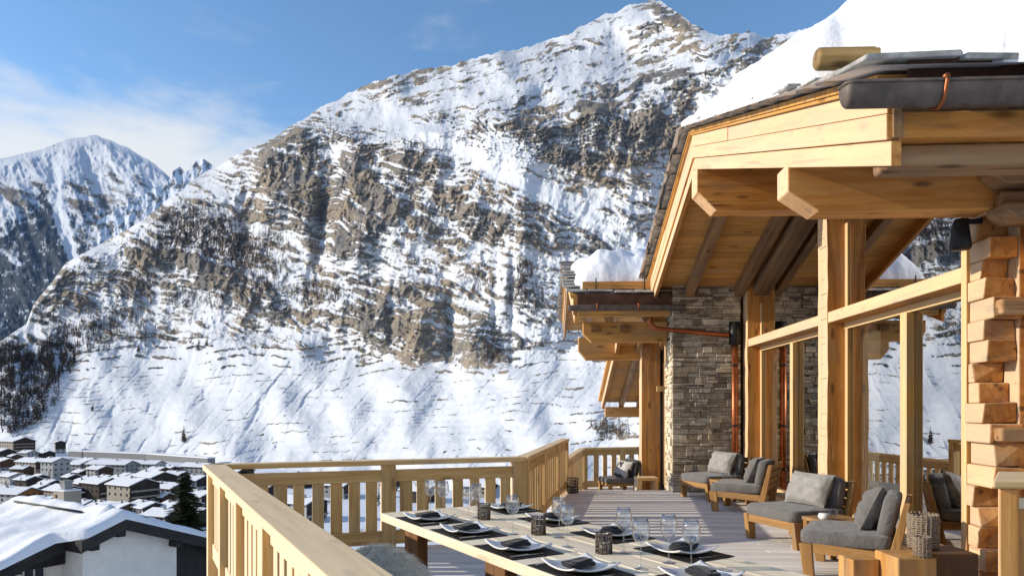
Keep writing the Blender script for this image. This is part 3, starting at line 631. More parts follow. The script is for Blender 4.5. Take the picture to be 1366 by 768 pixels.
def gable_roof(parent, xv, xe, y0, y1, yr, zr, rafters, near_corner=True):
    """gabled roof with a west verge on x = xv between eaves y0 (towards us) and y1"""
    # lining boards on the underside, laid across the slope
    mb = MB()
    for ya, ye in ((y0+0.1, yr), (yr, y1-0.05)):
        n = max(1, int(abs(ye-ya)/0.16)); st = (ye-ya)/n
        for i in range(n):
            slab_strip(mb, xv+0.07, xe, ya+st*i+0.002, ya+st*(i+1)-0.004, 0.20+rnd.uniform(0, 0.004), 0.24, yr, zr, axis=(1, 0, 0))
    mb.build('soffit_boards', M['soffit'], parent)
    mb = MB()
    for ya, ye in ((y0+0.05, yr), (yr, y1)): slab_strip(mb, xv+0.08, xe, ya, ye, 0.245, 0.505, yr, zr)
    mb.build('roof_body', M['old'], parent)
    for ya, ye in ((y0, yr), (yr, y1)):
        k = 0.002 if ya == y0 else 0
        q = MB(); slab_strip(q, xv+0.012, xv+0.075, ya+0.004, ye, 0.0, 0.148, yr, zr); q.build('barge_board', M['larch'], parent, 0.006)
        q = MB(); slab_strip(q, xv-0.015, xv+0.078, ya, ye, 0.151, 0.30, yr, zr); q.build('barge_board', M['larch'], parent, 0.006)
        lo = min(ya, ye); hi = max(ya, ye); c = lo + (hi-lo)*(0.66 if ya == y0 else 0.4)
        q = MB(); slab_strip(q, xv-0.012, xv+0.078, ya, c-0.002, 0.303, 0.45, yr, zr); q.build('barge_board', M['larch'], parent, 0.006)
        q = MB(); slab_strip(q, xv-0.020, xv+0.078, c+0.002, ye, 0.303, 0.45, yr, zr); q.build('barge_board', M['larch'], parent, 0.006)
        q = MB(); slab_strip(q, xv-0.045, xv+0.09, ya+k, ye, 0.452, 0.478, yr, zr); q.build('verge_batten', M['soffit'], parent, 0.003)
        q = MB(); n = int(abs(ye-ya)/0.19); st = (ye-ya)/n                       # short boards under the slates, ends showing
        for i in range(n): slab_strip(q, xv-0.062, xv+0.3, ya+st*i+0.004, ya+st*(i+1)-0.004, 0.480, 0.528, yr, zr, axis=(1, 0, 0))
        q.build('verge_boarding', M['soffit'], parent)
    for xr in rafters:
        for ya, ye in ((y0+0.12, yr), (yr, y1-0.02)):
            q = MB(); slab_strip(q, xr-0.075, xr+0.075, ya, ye, 0.0, 0.199, yr, zr); q.build('rafter', M['old'], parent, 0.012)
    # slates, each course lapping the one below
    mb = MB()
    for sgn, yE in ((1, y0), (-1, y1)):
        s = -0.10; Ls = abs(yr-yE)
        while s < Ls:
            x = xv-0.15+rnd.uniform(-0.05, 0.03)
            while x < min(xe, xv+1.7):
                wd = rnd.uniform(0.32, 0.6); a = s+rnd.uniform(-0.05, 0.05); b2 = a+0.74; th = rnd.uniform(0.018, 0.034)
                if x < xv: wd = max(wd, 0.4)
                def pt(ss, h): yy = yE+sgn*ss; return (yy, (zr-SL*Ls)+SL*ss+h)
                ya_, z_a = pt(a, 0.585+rnd.uniform(0, 0.02)); yb_, z_b = pt(min(b2, Ls), 0.535)
                j1 = rnd.uniform(-0.03, 0.03)
                mb.hexa([(x, ya_, z_a), (x+wd-0.015, ya_+j1, z_a), (x+wd-0.015, yb_, z_b), (x, yb_, z_b), (x+0.01, ya_, z_a+th), (x+wd-0.025, ya_+j1, z_a+th), (x+wd-0.02, yb_, z_b+th*0.7), (x, yb_, z_b+th*0.7)])
                x += wd
            s += 0.43
    mb.build('slates', M['slate'], parent, 0.008, 1)

gable_roof(chalet, 1.98, 8.0, 4.2, 15.0, YR, ZR, [2.63, 3.52, 4.4])
# carved purlin ends
def purlin(x0, x1, y0, y1, z0, z1, parent, cut=0.2, mt='larch'):
    zm = z0+(z1-z0)*0.42
    q = MB(); q.prism([(x0, y0, z1), (x0, y0, zm), (x0+cut*0.12, y0, zm-0.02), (x0+cut, y0, z0), (x1, y0, z0), (x1, y0, z1)], (0, y1-y0, 0), axis=(1, 0, 0))
    return q.build('purlin', M[mt], parent, 0.012)
purlin(1.985, 4.6, 5.93, 6.2, 3.15, 3.545, chalet, 0.25)
purlin(1.985, 6.5, 9.42, 9.75, 4.12, 4.70, chalet, 0.25)
# eave towards the camera
q = MB(); q.box(2.065, 8, 4.215, 4.42, 3.105, 3.26); q.build('eave_beam', M['larch'], chalet, 0.012)
q = MB(); q.box(2.0, 2.055, 4.19, 4.42, 3.10, 3.27, axis=(0, 1, 0)); q.build('eave_beam_end', M['old'], chalet, 0.005)
q = MB(); q.beam((2.02, 4.40, 3.03), (8, 4.40, 3.05), 0.22, 0.135); q.build('eave_beam', M['old'], chalet, 0.03, 3)
q = MB(); q.box(2.06, 8, 4.13, 4.16, 3.33, 3.535); q.build('fascia', M['fascia'], chalet, 0.004)
def gutter(x0, x1, y, z, r, parent, brackets):
    mb = MB(); n = 10
    xs = [x0+r*0.55*i/4 for i in range(5)]+[x1]
    P = []
    for i, x in enumerate(xs):
        u = max(0.0, 1-(x-x0)/(r*0.55)); k = math.sqrt(max(0.0, 1-u*u)) if i < 5 else 1
        k = max(k, 0.02)
        P.append([(x, y-r*k*math.cos(math.pi*j/n), z-r*1.5*k*math.sin(math.pi*j/n)) for j in range(n+1)])
    mb.sheet(P, axis=(1, 0, 0)); mb.tube([(x0, y+r*0.2, z), (x0+0.01, y-r*0.7, z), (x0+r*0.55, y-r, z), (x1, y-r, z)], 0.011, 8)
    mb.box(x0+r*0.5, x1, y-r*0.93, y+r*0.95, z-0.035, z-0.028)
    g = mb.build('gutter', M['gutter'], parent)
    for x in brackets:
        q = MB(); q.tube([(x, y+r+0.03, z+0.06), (x, y+r*0.9, z+0.02), (x, y+r*0.75, z-r*1.3), (x, y, z-r*1.5-0.012), (x, y-r*0.8, z-r*1.25), (x, y-r-0.014, z-0.01), (x, y-r-0.008, z+0.018)], 0.012, 6)
        q.tube([(x, y-r-0.016, z+0.014), (x, y-r+0.02, z+0.02)], 0.016, 8)
        q.build('gutter_bracket', M['copper'], g)
    return g
gutter(1.64, 8.0, 4.04, 3.325, 0.078, chalet, [2.17, 2.9, 3.6])
# ---- posts
def post(x0, x1, y0, y1, z0, z1, mt='larch'):
    q = MB(); n = int((z1-z0)/0.22); h = (z1-z0)/n; jx = [rnd.uniform(-0.009, 0.009) for _ in range(n+1)]; jy = [rnd.uniform(-0.006, 0.006) for _ in range(n+1)]
    vs = []
    for i in range(n+1):
        z = z0+h*i; vs += [(x0+jx[i], y0+jy[i], z), (x1, y0+jy[i]*0.6, z), (x1, y1, z), (x0+jx[i]*0.7, y1, z)]
    fs = [(0, 3, 2, 1), tuple(4*n+k for k in range(4))] + [(4*i+k, 4*i+(k+1) % 4, 4*i+4+(k+1) % 4, 4*i+4+k) for i in range(n) for k in range(4)]
    q.add(vs, fs, (0, 0, 1))
    c_ = q; z = z0+0.1                                    # drying checks cut across the weather face
    while z < z1-0.1:
        k_ = int((z-z0)/h); dd = min(jx[k_], jx[min(k_+1, n)])
        c_.box(x0+dd-0.0035, x0+0.02, y0+rnd.uniform(0.02, 0.12), y1-rnd.uniform(0.02, 0.12), z, z+rnd.uniform(0.004, 0.009), tone=-1.5); z += rnd.uniform(0.09, 0.26)
    return q.build('post', M[mt], chalet, 0.003)
Yb = at_x(1095, FX)
post(FX, FX+0.30, 9.32, 9.63, -0.02, 4.66)
post(FX, FX+0.30, 12.92, 13.20, -0.02, 4.0)
# hewn notches on the lit faces of the posts
# ---- transoms
ZT = 2.70
def beamY(name, x0, x1, y0, y1, z0, z1, mt, bev=0.008):
    q = MB(); q.box(x0, x1, y0, y1, z0, z1, axis=(0, 1, 0)); return q.build(name, M[mt], chalet, bev)
YF = at_x(1280, FX)
for (ya, ye) in ((YF-0.02, 9.319), (9.631, 12.919)):
    beamY('transom', FX+0.005, FX+0.30, ya, ye, ZT-0.07, ZT+0.07, 'larch', 0.012)
    beamY('sill', FX+0.02, FX+0.36, ya, ye, -0.02, 0.09, 'frame')
    beamY('window_head', GX0-0.05, GX0+0.05, ya, ye, ZT-0.15, ZT-0.072, 'frame', 0.004)
    beamY('bottom_frame', GX0-0.045, GX0+0.045, ya, ye, 0.092, 0.20, 'frame', 0.004)
def vframe(x0, x1, y0, y1, z0, z1, name='mullion'):
    q = MB(); q.box(x0, x1, y0, y1, z0, z1, axis=(0, 0, 1)); return q.build(name, M['frame'], chalet, 0.004)
ym = at_x(1207, GX0-0.06)
vframe(GX0-0.085, GX0-0.0, ym-0.085, ym-0.002, 0.201, ZT-0.151); vframe(GX0-0.07, GX0+0.02, ym+0.002, ym+0.085, 0.201, ZT-0.151)
ym2 = at_x(1057, GX0-0.06)
vframe(GX0-0.085, GX0-0.0, ym2-0.085, ym2-0.002, 0.201, ZT-0.151); vframe(GX0-0.07, GX0+0.02, ym2+0.002, ym2+0.085, 0.201, ZT-0.151)
vframe(FX-0.0, FX+0.13, YF-0.10, YF-0.021, -0.02, 3.4, 'jamb')
vframe(GX0-0.04, GX0+0.04, 9.24, 9.318, 0.201, 3.9, 'jamb'); vframe(GX0-0.04, GX0+0.04, 12.84, 12.918, 0.201, 3.4, 'jamb'); vframe(GX0-0.04, GX0+0.04, 9.632, 9.71, 0.201, 3.9, 'jamb')
vframe(GX0-0.04, GX0+0.04, YF-0.02, YF+0.07, 0.201, 3.4, 'jamb')
# wall plate under the lining, above the upper glass
for ya, ye in ((YF-0.1, YR), (YR, 13.2)):
    q = MB(); slab_strip(q, FX+0.10, FX+0.32, ya, ye, -0.08, 0.195, YR, ZR); q.build('wall_plate', M['old'], chalet, 0.01)
# ---- glass
def pane(y0, y1, z0, z1a, z1b, x=GX0):
    q = MB(); q.add([(x, y0, z0), (x, y1, z0), (x, y1, z1b), (x, y0, z1a)], [(0, 1, 2, 3)], (0, 0, 1)); return q.build('window_pane', M['glass'], chalet)
for ya, ye, m_ in ((YF, 9.3, ym), (9.65, 12.9, ym2)):
    pane(ya, m_, 0.15, ZT-0.1, ZT-0.1); pane(m_, ye, 0.15, ZT-0.1, ZT-0.1)
    pane(ya, ye, ZT+0.05, zb(ya)-0.02, zb(ye)-0.02, GX0-0.02)
# ---- room behind the glass
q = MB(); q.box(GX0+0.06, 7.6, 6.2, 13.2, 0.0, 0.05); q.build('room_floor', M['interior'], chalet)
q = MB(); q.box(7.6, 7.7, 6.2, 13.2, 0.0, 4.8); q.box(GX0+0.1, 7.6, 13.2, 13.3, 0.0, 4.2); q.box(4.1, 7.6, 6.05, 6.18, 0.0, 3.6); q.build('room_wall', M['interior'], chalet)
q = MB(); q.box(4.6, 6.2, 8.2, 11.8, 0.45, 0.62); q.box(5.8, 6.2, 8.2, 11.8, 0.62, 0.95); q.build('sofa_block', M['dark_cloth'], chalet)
def curtain(xc, y0, y1, z0, z1):
    P = []; n = 60
    for i in range(n+1):
        y = y0+(y1-y0)*i/n; x = xc+0.035*math.sin(i*1.05)+0.015*math.sin(i*2.3+1)
        P.append([(x+0.01*k, y, z0+(z1-z0)*k/3) for k in range(4)])
    q = MB(); q.sheet(P, axis=(0, 0, 1)); return q.build('curtain', M['curtain'], chalet)
curtain(GX0+0.16, at_x(1170, GX0+0.16), at_x(1146, GX0+0.16), 0.1, ZT-0.1)
curtain(GX0+0.16, at_x(1036, GX0+0.16), at_x(1022, GX0+0.16), 0.1, ZT-0.1)
# ---- log corner
z = -0.15; k = 0
while z < 3.30:
    h = rnd.uniform(0.155, 0.19)
    yf = 6.04 + rnd.choice([-0.12, -0.05, 0.0, 0.06, 0.12, 0.10])+rnd.uniform(-0.02, 0.02)
    x_ = FX-0.015+rnd.uniform(-0.035, 0.025)
    q = MB(); dz = rnd.uniform(-0.012, 0.012)
    q.hexa([(x_, yf, z), (FX+0.235, yf+rnd.uniform(-0.02, 0.02), z+dz), (FX+0.235, YF-0.11, z), (x_+0.02, YF-0.11, z), (x_+rnd.uniform(-0.01, 0.02), yf+rnd.uniform(-0.05, 0.06), z+h-0.001), (FX+0.235, yf, z+h-0.001+dz), (FX+0.235, YF-0.11, z+h-0.001), (x_+0.02, YF-0.11, z+h-0.001)], (0, 1, 0))
    q.build('wall_log', M['log'], chalet, 0.012, 2)
    yf2 = 5.72+rnd.uniform(-0.10, 0.1)
    q = MB(); q.hexa([(FX+0.275+rnd.uniform(-0.02, 0.03), yf2, z+0.05), (FX+0.6, yf2, z+0.05), (FX+0.6, 6.03, z+0.05), (FX+0.285, 6.03, z+0.05), (FX+0.29, yf2+0.03, z+h+0.044), (FX+0.6, yf2, z+h+0.044), (FX+0.6, 6.03, z+h+0.044), (FX+0.295, 6.03, z+h+0.044)], (0, 1, 0))
    q.build('wall_log', M['log'], chalet, 0.012, 2)
    if k % 6 == 2 or z > 3.0:
        q = MB(); yj = 5.84+rnd.uniform(-0.05, 0.05); q.box(FX-0.01+rnd.uniform(0.0, 0.05), FX+0.42, yj, yj+0.12, z+0.02, z+h-0.03); q.build('log_end', M['old'], chalet, 0.018, 2)
    z += h; k += 1
q = MB(); q.box(FX+0.24, 8.0, 5.99, 6.19, -0.1, 3.45, axis=(1, 0, 0)); q.build('cross_wall', M['log'], chalet, 0.01)
# corbels under the purlin
for i, (xo, zo) in enumerate(((0.0, 3.02), (-0.10, 3.30))):
    q = MB(); q.prism([(FX-0.02+xo, 5.72, zo+0.13), (FX-0.02+xo, 5.72, zo+0.07), (FX+0.08+xo, 5.72, zo), (FX+0.4, 5.72, zo), (FX+0.4, 5.72, zo+0.13)], (0, 0.28, 0), axis=(1, 0, 0)); q.build('corbel', M['old'], chalet, 0.012)
# black wall lamp under the purlin by the log corner
q = MB(); q.lathe([(0.0, 0), (0.07, 0.005), (0.085, 0.03), (0.06, 0.22), (0.045, 0.26), (0, 0.27)], FX-0.15, 6.12, 2.86, 18); q.box(FX-0.16, FX+0.02, 6.10, 6.14, 3.08, 3.12)
q.build('wall_lamp', M['blackmetal'], chalet)
# ---- stone pier
def stone_pier(x0, x1, y0, y1, z0, z1):
    q = MB(); q.box(x0+0.04, x1-0.01, y0+0.04, y1, z0, z1, axis=(1, 0, 0), tone=0.1)
    z = z0
    def face(along, lo, hi, z, H):                       # one band of ledge stone, split differently along its length
        p = lo
        while p < hi-0.02:
            run = min(rnd.uniform(0.3, 0.8), hi-p)
            if hi-p-run < 0.12: run = hi-p
            k = rnd.choice([1, 1, 2, 2, 3]); cuts = sorted([0]+[min(max((i+rnd.uniform(-0.28, 0.28))/k, 0.05), 0.95) for i in range(1, k)]+[1])
            for c0, c1 in zip(cuts, cuts[1:]):
                x = p
                while x < p+run-0.01:
                    l = min(rnd.uniform(0.10, 0.42), p+run-x)
                    if p+run-x-l < 0.07: l = p+run-x
                    pr = rnd.uniform(0.0, 0.05); za, zb_ = z+H*c0+0.003, z+H*c1-0.003
                    if along == 'x': q.box(x+0.002, x+l-0.004, y0-pr+0.015, y0+0.1, za, zb_, axis=(1, 0, 0))
                    else: q.box(x0-pr+0.01, x0+0.1, x+0.002, x+l-0.003, za, zb_, axis=(0, 1, 0), tone=rnd.uniform(0.9, 1.0))  # west side stones toned paler, sunlight painted into their colour
                    x += l
            p += run
    while z < z1:
        H = rnd.uniform(0.07, 0.14); face('x', x0-0.01, x1, z, H); face('y', y0+0.1, y1, z, H); z += H
    return q.build('stone_pier', M['stone'], chalet, 0.006, 1)
stone_pier(2.34, 3.56, 13.15, 13.85, -0.45, 3.85)
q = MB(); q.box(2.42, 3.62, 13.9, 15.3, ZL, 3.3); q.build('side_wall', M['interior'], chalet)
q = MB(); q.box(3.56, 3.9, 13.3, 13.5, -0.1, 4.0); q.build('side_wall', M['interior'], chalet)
# ---- downpipe, with the branch from the far gutter
pX = at_depth(980, 500, 12.95)
dp = MB(); dp.tube([(pX.x, pX.y, 2.75), (pX.x, pX.y, 0.0)], 0.055, 14); pipe = dp.build('downpipe', M['copper'], chalet)
q = MB(); q.tube([(pX.x, pX.y, 3.1), (pX.x, pX.y, 2.68)], 0.10, 14); q.build('pipe_head', M['blackmetal'], pipe)
for zc in (2.3, 1.2, 0.4):
    q = MB(); q.tube([(pX.x, pX.y, zc), (pX.x, pX.y, zc+0.035)], 0.064, 14); q.build('pipe_clip', M['blackmetal'], pipe)
pa, pb, pc, pd = at_depth(866, 424, 13.0), at_depth(867, 432, 13.0), at_depth(874, 438, 12.98), at_depth(972, 447, 12.9)
q = MB(); q.tube([pa, pb, pc, pc.lerp(pd, 0.05), pd], [0.07, 0.06, 0.045, 0.042, 0.042], 12); q.build('branch_pipe', M['copper'], pipe)

# ---- second gabled bay, further back and further out
Y2E = at_depth(800, 417, 13.15).y
Z2E = 3.10; YR2 = Y2E+4.3; ZR2 = Z2E+SL*4.3
gable_roof(chalet, 0.53, 2.6, Y2E, YR2+3.0, YR2, ZR2, [1.2, 1.9])
q = MB(); q.box(0.64, 2.3, Y2E+0.012, Y2E+0.16, Z2E+0.13, Z2E+0.24); q.build('eave_beam', M['soffit'], chalet, 0.01)
q = MB(); q.box(0.60, 2.3, Y2E-0.06, Y2E-0.03, Z2E+0.33, Z2E+0.54); q.build('fascia', M['fascia'], chalet, 0.004)
gutter(0.42, 2.55, Y2E-0.14, Z2E+0.30, 0.062, chalet, [0.95, 1.7])
purlin(0.72, 2.3, Y2E+0.30, Y2E+0.55, 2.78, 3.16, chalet, 0.16, 'soffit')
purlin(0.70, 2.0, Y2E+1.75, Y2E+2.0, 2.54, 3.0, chalet, 0.16, 'soffit')
for x in (0.86, 1.42):
    q = MB(); q.box(x, x+0.17, Y2E+0.2, Y2E+0.3, 2.98, 3.09); q.build('joist_end', M['legs'], chalet, 0.006)
q = MB(); q.box(1.98, 2.37, 14.75, 15.1, ZL, 3.1, axis=(0, 0, 1)); q.build('post', M['larch'], chalet, 0.014)
q = MB(); q.box(2.34, 2.42, 13.98, 14.08, ZL, 2.9, axis=(0, 0, 1)); q.build('jamb', M['frame'], chalet, 0.005)
q = MB(); q.box(2.18, 2.335, 14.0, 14.06, 1.86, 1.96); q.build('door_rail', M['frame'], chalet, 0.005)
# lower roof beyond it, falling away from us
Y3 = 15.4
q = MB(); slab_strip(q, 1.46, 1.53, Y3-0.8, Y3+3.1, 0.0, 0.22, Y3-3.1, 3.55); q.build('barge_board', M['larch'], chalet, 0.006)
q = MB(); slab_strip(q, 1.38, 1.46, Y3-0.8, Y3+3.12, 0.20, 0.30, Y3-3.1, 3.55); q.build('verge_boarding', M['soffit'], chalet, 0.006)
q = MB(); slab_strip(q, 1.53, 3.4, Y3-0.8, Y3+3.05, 0.16, 0.30, Y3-3.1, 3.55, axis=(1, 0, 0)); q.build('soffit_boards', M['soffit'], chalet)
for x in (1.95, 2.4):
    q = MB(); slab_strip(q, x-0.06, x+0.06, Y3-0.8, Y3+3.0, 0.0, 0.158, Y3-3.1, 3.55); q.build('rafter', M['old'], chalet, 0.01)
q = MB(); q.box(1.535, 3.0, Y3+2.85, Y3+3.05, 1.30, 1.56); q.build('eave_beam', M['soffit'], chalet, 0.01)

# ---- snow lying on the roofs
def snow_cap(name, label, xs, ys, edge, thick, base, seed, jit=0.08):
    P = []; n, m_ = len(xs), len(ys)
    XX, YY = np.meshgrid(xs, ys, indexing='ij')
    nz1 = fbm(XX*1.3, YY*1.3, 4, seed); nz2 = fbm(XX*4, YY*4, 4, seed+5)
    for i in range(n):
        row = []
        for j in range(m_):
            e = edge(xs[i], ys[j])+jit*nz2[i, j]; t_ = thick(xs[i], ys[j])*(1+0.22*nz1[i, j])
            u = min(max(e/(0.25+0.5*t_), 0), 1); prof = math.sqrt(max(0, 1-(1-u)**2.4))
            row.append((xs[i], ys[j], base(ys[j])-0.05+(t_+0.05)*prof+0.012*nz2[i, j]*prof))
        P.append(row)
    q = MB(); q.sheet(P, axis=(1, 0, 0)); o = q.build(name, M['snow'])
    return tag(o, label, 'snow')
def ed1(x, y):
    xe_ = np.interp(y, [4.2, 4.75, 5.05, 5.25, 5.45, 14], [2.55, 2.42, 2.38, 2.20, 1.80, 1.79])
    ye_ = 4.06+0.05*math.sin(x*2.1)+0.05*math.sin(x*5.3+1)+0.05*math.sin(x*11)+0.30*max(0, 2.75-x)
    return min(x-xe_, y-ye_)
snow_cap('roof_snow', 'thick smooth snow lying on the near chalet roof at top right', np.linspace(1.76, 7.8, 170), np.linspace(3.96, 14.5, 260), ed1,
    lambda x, y: float(np.interp(y, [4.1, 5, 6, 8, 9.3, 9.6, 10.5, 15], [0.40, 0.60, 0.52, 0.30, 0.10, 0.07, 0.14, 0.3]))*(1+0.75*min(max(x-2.1, 0), 1.2)), lambda y: zb(y)+0.60, 5)
def ed2(x, y): return min(x-0.66-0.08*math.sin(y*3), 2.42-x+0.4, y-(Y2E+0.24+0.02*math.sin(x*4)))
snow_cap('roof_snow', 'rounded snow pillow on the smaller far roof behind its snow board', np.linspace(0.5, 2.6, 90), np.linspace(Y2E, YR2+2.8, 150), ed2,
    lambda x, y: float(np.interp(y, [Y2E, Y2E+0.9, Y2E+2.2, YR2, YR2+3], [0.50, 0.62, 0.40, 0.10, 0.2]))*float(np.interp(x, [0.6, 1.0, 2.6], [0.7, 1.0, 1.0])), lambda y: zb(y, YR2, ZR2)+0.60, 15, 0.02)
q = MB(); a_ = Vector((1.93, 5.18, zb(5.18)+0.77)); q.tube([a_, a_+Vector((0.02, 0, 0)), a_+Vector((1.6, 0.02, 0))], [0.062, 0.078, 0.085], 14)
tag(q.build('snow_guard_log', M['guard']), 'round log poking out of the snow on the near roof edge', 'snow guard')
q = MB(); q.box(0.70, 2.05, Y2E+0.16, Y2E+0.22, Z2E+0.66, Z2E+0.80)
sb = q.build('snow_board', M['block'], None, 0.006); tag(sb, 'wooden snow board on iron hooks holding the far roof snow', 'snow guard')
for x in (0.95, 1.85):
    q = MB(); q.tube([(x, Y2E+0.13, Z2E+0.60), (x, Y2E+0.135, Z2E+0.86)], 0.012, 6); q.build('iron_hook', M['blackmetal'], sb)
# ================================================================== FURNITURE ON THE TERRACE
def superq(mb, c, a, b, h, e1=0.3, e2=0.3, rot=None, n=24, m_=14, wob=0.0):
    vs = []; fs = []
    def sp(x, e): return math.copysign(abs(x)**e, x)
    for i in range(m_+1):
        v = -math.pi/2+math.pi*i/m_
        for k in range(n):
            u = -math.pi+2*math.pi*k/n
            p = Vector((a*sp(math.cos(v), e1)*sp(math.cos(u), e2), b*sp(math.cos(v), e1)*sp(math.sin(u), e2), h*sp(math.sin(v), e1)))
            if wob: p.z += wob*math.sin(p.x*23+p.y*9)*math.cos(p.y*31-p.x*5)
            if rot is not None: p = rot @ p
            vs.append(p+Vector(c))
    for i in range(m_):
        for k in range(n):
            k2 = (k+1) % n; fs.append((i*n+k, i*n+k2, (i+1)*n+k2, (i+1)*n+k))
    return mb.add(vs, fs, (1, 0, 0), True)
def pillow(mb, c, sx, sy, th, rot, wr=0.0, seed=0):
    n = 18; 
    for sgn in (1, -1):
        P = []
        for i in range(n+1):
            row = []
            for j in range(n+1):
                u = -1+2*i/n; v = -1+2*j/n
                pin = 1-0.07*(1-abs(u)**2)*(abs(v)**4) ; pin2 = 1-0.07*(1-abs(v)**2)*(abs(u)**4)
                t_ = th*((1-u**4)*(1-v**4))**0.55
                z = sgn*(t_+wr*t_/th*math.sin(9*u+4*v+seed)*math.sin(5*v-2*u+seed*2))
                row.append(rot @ Vector((sx*u*pin2, sy*v*pin, z))+Vector(c))
            P.append(row)
        mb.sheet(P if sgn > 0 else P[::-1], axis=(1, 0, 0))
    return mb
def RX(a): return Matrix.Rotation(a, 3, 'X')
def RY(a): return Matrix.Rotation(a, 3, 'Y')
def RZ(a): return Matrix.Rotation(a, 3, 'Z')
def lounge_chair(loc, ang, label, wide_pillow=True):
    """built facing local +x"""
    t = empty('lounge_chair', loc, ang, label, 'lounge chair', 'low lounge chairs along the glass front')
    def L_(mb, name, m, bev=0): return mb.build(name, m, t, bev, 2, local=False)
    for sy in (-1, 1):
        q = MB(); q.hexa([(0.27, sy*0.38-0.035, 0), (0.36, sy*0.38-0.035, 0), (0.36, sy*0.38+0.035, 0), (0.27, sy*0.38+0.035, 0), (0.29, sy*0.38-0.035, 0.30), (0.40, sy*0.38-0.035, 0.30), (0.40, sy*0.38+0.035, 0.30), (0.29, sy*0.38+0.035, 0.30)], (0, 0, 1)); L_(q, 'leg', M['chair'], 0.006)
        q = MB(); q.hexa([(-0.37, sy*0.38-0.035, 0), (-0.27, sy*0.38-0.035, 0), (-0.27, sy*0.38+0.035, 0), (-0.37, sy*0.38+0.035, 0), (-0.50, sy*0.38-0.035, 0.72), (-0.45, sy*0.38-0.035, 0.72), (-0.45, sy*0.38+0.035, 0.72), (-0.50, sy*0.38+0.035, 0.72)], (0, 0, 1)); L_(q, 'back_post', M['chair'], 0.006)
        q = MB(); q.beam((0.285, sy*0.38, 0.265), (-0.33, sy*0.38, 0.235), 0.055, 0.09); L_(q, 'side_rail', M['chair'], 0.005)
    q = MB(); q.box(0.30, 0.385, -0.344, 0.344, 0.21, 0.295, axis=(0, 1, 0)); L_(q, 'front_rail', M['chair'], 0.005)
    q = MB()
    for i in range(6): q.box(-0.32+0.10*i, -0.24+0.10*i, -0.345, 0.345, 0.262, 0.287, axis=(0, 1, 0))
    L_(q, 'seat_slats', M['chair'])
    q = MB()
    for i in range(4):
        z0 = 0.34+0.095*i; x0 = -0.335-0.18*z0*0.9; q.hexa([(x0-0.03, -0.345, z0), (x0, -0.345, z0), (x0, 0.345, z0), (x0-0.03, 0.345, z0), (x0-0.046, -0.345, z0+0.08), (x0-0.016, -0.345, z0+0.08), (x0-0.016, 0.345, z0+0.08), (x0-0.046, 0.345, z0+0.08)], (0, 1, 0))
    L_(q, 'back_slats', M['chair'])
    q = MB(); superq(q, (0.02, 0, 0.355), 0.385, 0.41, 0.07, 0.28, 0.22, wob=0.004); L_(q, 'seat_cushion', M['seat_cloth'])
    q = MB(); superq(q, (-0.325, 0, 0.58), 0.07, 0.37, 0.19, 0.35, 0.35, rot=RY(-0.20), wob=0.0); L_(q, 'back_cushion', M['seat_cloth'])
    q = MB(); pillow(q, (-0.17, 0.03 if wide_pillow else -0.05, 0.61), 0.20, 0.31 if wide_pillow else 0.25, 0.10, RY(R(90-24)) , 0.022, 1.0); L_(q, 'pillow', M['pillow_cloth'] if wide_pillow else M['seat_cloth'])
    return t
def place(xc, yc, face, label, wp=True):
    p = cw(xc, yc); a = math.atan2(face[1], face[0])+YAW
    return lounge_chair((p.x, p.y, 0), a, label, wp)
place(3.27, 8.22, (-0.93, -0.36), 'teak lounge chair with grey cushions facing the view, nearest the middle wall post', True)
place(3.20, 6.72, (-0.86, 0.51), 'teak lounge chair nearest the camera, seen from the side with plump grey cushion', False)
place(3.50, 10.80, (-0.86, 0.51), 'teak lounge chair seen from the side, in the pair beside the stone pier', False)
place(3.42, 12.15, (-0.94, -0.33), 'farthest teak lounge chair, pale pillow against the stone pier', True)

def side_table(xc, yc, label):
    p = cw(xc, yc); t = empty('side_table', (p.x, p.y, 0), 0.3, label, 'side table', 'small side tables between the lounge chairs')
    q = MB(); q.box(-0.24, 0.24, -0.24, 0.24, 0.34, 0.38); q.build('table_top', M['chair'], t, 0.006, 2, local=False)
    for sx in (-1, 1):
        for sy in (-1, 1):
            q = MB(); q.box(sx*0.2-0.03, sx*0.2+0.03, sy*0.2-0.03, sy*0.2+0.03, 0, 0.339, axis=(0, 0, 1)); q.build('leg', M['chair'], t, 0.004, 1, local=False)
    return t
side_table(3.42, 7.52, 'low wooden side table between the two nearest lounge chairs')
side_table(3.52, 11.50, 'low wooden side table between the two far lounge chairs')
def tumbler(p, h, r_, label, group):
    q = MB(); q.lathe([(0.0, 0.004), (r_*0.9, 0.0), (r_, 0.01), (r_*1.05, h), (r_*0.95, h), (r_*0.9, 0.02), (0, 0.018)], 0, 0, 0, 18)
    o = q.build('tumbler', M['tumbler']); o.location = p; return tag(o, label, 'glass', group)
p = cw(3.36, 7.46, 0.381); tumbler(p, 0.10, 0.045, 'clear tumbler on the near side table', 'tumblers on the side tables')
p = cw(3.25, 7.42, 0.381); q = MB(); q.lathe([(0, 0), (0.045, 0.005), (0.06, 0.035), (0.05, 0.065), (0.035, 0.07), (0, 0.068)], 0, 0, 0, 18); o = q.build('bowl', M['plate']); o.location = p; tag(o, 'small white bowl beside the tumbler on the near side table', 'bowl')
p = cw(3.42, 11.44, 0.381); tumbler(p, 0.12, 0.045, 'clear tumbler, left of the two on the far side table', 'tumblers on the side tables')
p = cw(3.53, 11.40, 0.381); tumbler(p, 0.13, 0.05, 'clear tumbler, right of the two on the far side table', 'tumblers on the side tables')

